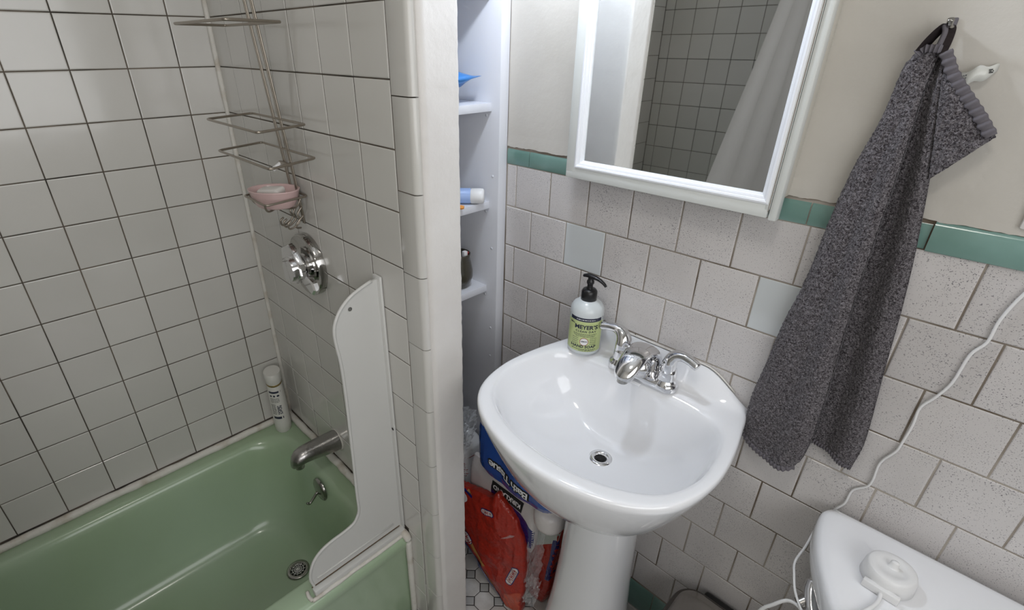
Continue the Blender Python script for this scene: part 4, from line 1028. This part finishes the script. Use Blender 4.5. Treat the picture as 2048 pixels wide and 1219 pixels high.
RD(pill(.056, .034), whiteink, (.672, .198, .308), 'emblem', .0010, .6); RD(pill(.036, .020), navy_m, (.668, .198, .306), 'emblem_marks', .0016, .6)
RD(poly([(-.04, .004), (.0, .014), (.022, .002), (.022, -.006), (0, .004), (-.04, -.004)]), navy_m, (.690, .20, .332), 'emblem_marks', .0012)
RD(lines_bm(1, .03, .004, .006, 37, .1), goldink, (.695, .20, .345), ang=-.2, off=.002)
RD(poly([(0, 0), (.034, .024), (.040, .034), (.026, .028)]), film_m, (.825, .21, .262), 'crinkle_highlight', .001)
rc = thing('wrapped_paper_pack', 'red and grey green wrapped pack partly behind the pedestal under clear film', 'wrapped pack')
rcb = obj('wrapper', puffy([(.800, .276, .200), (.810, .278, .281), (.840, .279, .345), (.900, .280, .362), (.952, .282, .352), (.961, .280, .309), (.955, .275, .205), (.951, .273, .110), (.930, .273, .01), (.87, .273, .004), (.82, .274, .05)], (0, .070, 0), .010, 11), red_m, rc, 60)
rcv = bvh_of(rcb)
decal('pale_panel', poly([(-.09, .07), (.078, .085), (.078, .030), (.0, -.045), (-.032, -.080), (-.068, .015)]), sage_m, rc, (.885, .27, .275), (1, .05, 0), (0, .1, 1), rcv, .0009, .008)
decal('navy_edge', poly([(-.012, -.07), (.01, -.07), (.012, .102), (-.002, .096), (-.004, .02)]), navy_m, rc, (.948, .27, .205), (1, .05, 0), (0, .1, 1), rcv, .0012, .008)
def crumple(cx, cy, cz, w_, h, seed, amp=.012, tilt=.3, ndiv=22, slope=.5):
    bm = bmesh.new(); V = []
    for i in range(ndiv+1):
        row = []
        for j in range(ndiv+1):
            u, v = i/ndiv-.5, j/ndiv-.5; e = amp*abs(noise.noise(Vector((u*5+seed, v*5, 0))))+amp*.5*abs(noise.noise(Vector((u*14, v*14+seed, 0))))
            k = 1-.25*abs(v*2)
            row.append(bm.verts.new((cx+u*w_*k, cy-e+v*slope*.06, cz+v*h+u*tilt*w_)))
        V.append(row)
    for i in range(ndiv):
        for j in range(ndiv): bm.faces.new((V[i][j], V[i+1][j], V[i+1][j+1], V[i][j+1]))
    return bm
obj('film_wrap', crumple(.912, .242, .235, .070, .20, 3, .016, .2), film_m, rc, False)
obj('film_tail', crumple(.925, .232, .115, .050, .085, 9, .018, .2), film_m, rc, False)
wp = thing('printed_pack', 'white pack with red print and stripes wedged behind the large red pack', 'wrapped pack')
wpb = obj('wrapper', puffy([(.500, .264, .20), (.620, .264, .20), (.622, .264, .33), (.612, .262, .385), (.56, .26, .41), (.50, .26, .41)], (0, .08, 0), .010, 21), whiteink, wp, 60)
wpv = bvh_of(wpb)
for k in range(12):
    b = lines_bm(1, .05, .0024, .003, 60+k, .2); decal('small_print', b, redink, wp, (.600, .25, .385-.0070*k), (1, .0, -.3), (.3, 0, 1), wpv, .001, .01)
pb = tag(obj('plastic_bag', crumple(.610, .285, .475, .07, .12, 31, .03, .1, 26), film_m, None, False), 'crumpled clear plastic bag beside the end of the blue tissue pack', 'bag')
sm = pb.modifiers.new('solid', 'SOLIDIFY'); sm.thickness = .0006

# ------------------------------------------------------------------ shower curtain (seen in the mirror)
cur = thing('shower_curtain', 'pale grey shower curtain drawn back at the far end of the tub', 'curtain')
def curtain():
    bm = bmesh.new(); nz_, nu = 60, 90; V = []
    for j in range(nz_+1):
        z = .345+(2.05-.345)*j/nz_
        edge = min(-.72, -1.07+(1.615-z)*.47) if z < 1.9 else -1.07-.285*.47
        row = []
        for i in range(nu+1):
            u = i/nu; y = -1.49+(edge+1.49)*u; t = min(1, (z-.5)/1.5)
            x = .668+.020*math.sin(u*17+2.2*z+.8*math.sin(z*2+u*3))*(.3+.7*t)*(1-.55*u)+.01*noised((u*3, z, 0), 1.5)
            row.append(bm.verts.new((x, y, z)))
        V.append(row)
    for j in range(nz_):
        for i in range(nu): bm.faces.new((V[j][i], V[j][i+1], V[j+1][i+1], V[j+1][i]))
    bmesh.ops.solidify(bm, geom=bm.faces[:], thickness=.0015); return bm
obj('cloth', curtain(), curtain_m, cur, True)
for k in range(8): obj('curtain_ring', tube([(.668+.016*math.cos(a), -1.47+.036*k, 2.068+.022*math.sin(a)) for a in [2*math.pi*q/12 for q in range(12)]], .0018, 6, closed=True), chrome, cur, True)
tag(obj('curtain_rod', tube([(.668, YF+.001, 2.075), (.668, -.001, 2.075)], .0125, 14, smooth=False), chrome, None, True), 'chrome shower curtain rod spanning the tub between the walls', 'curtain rod')
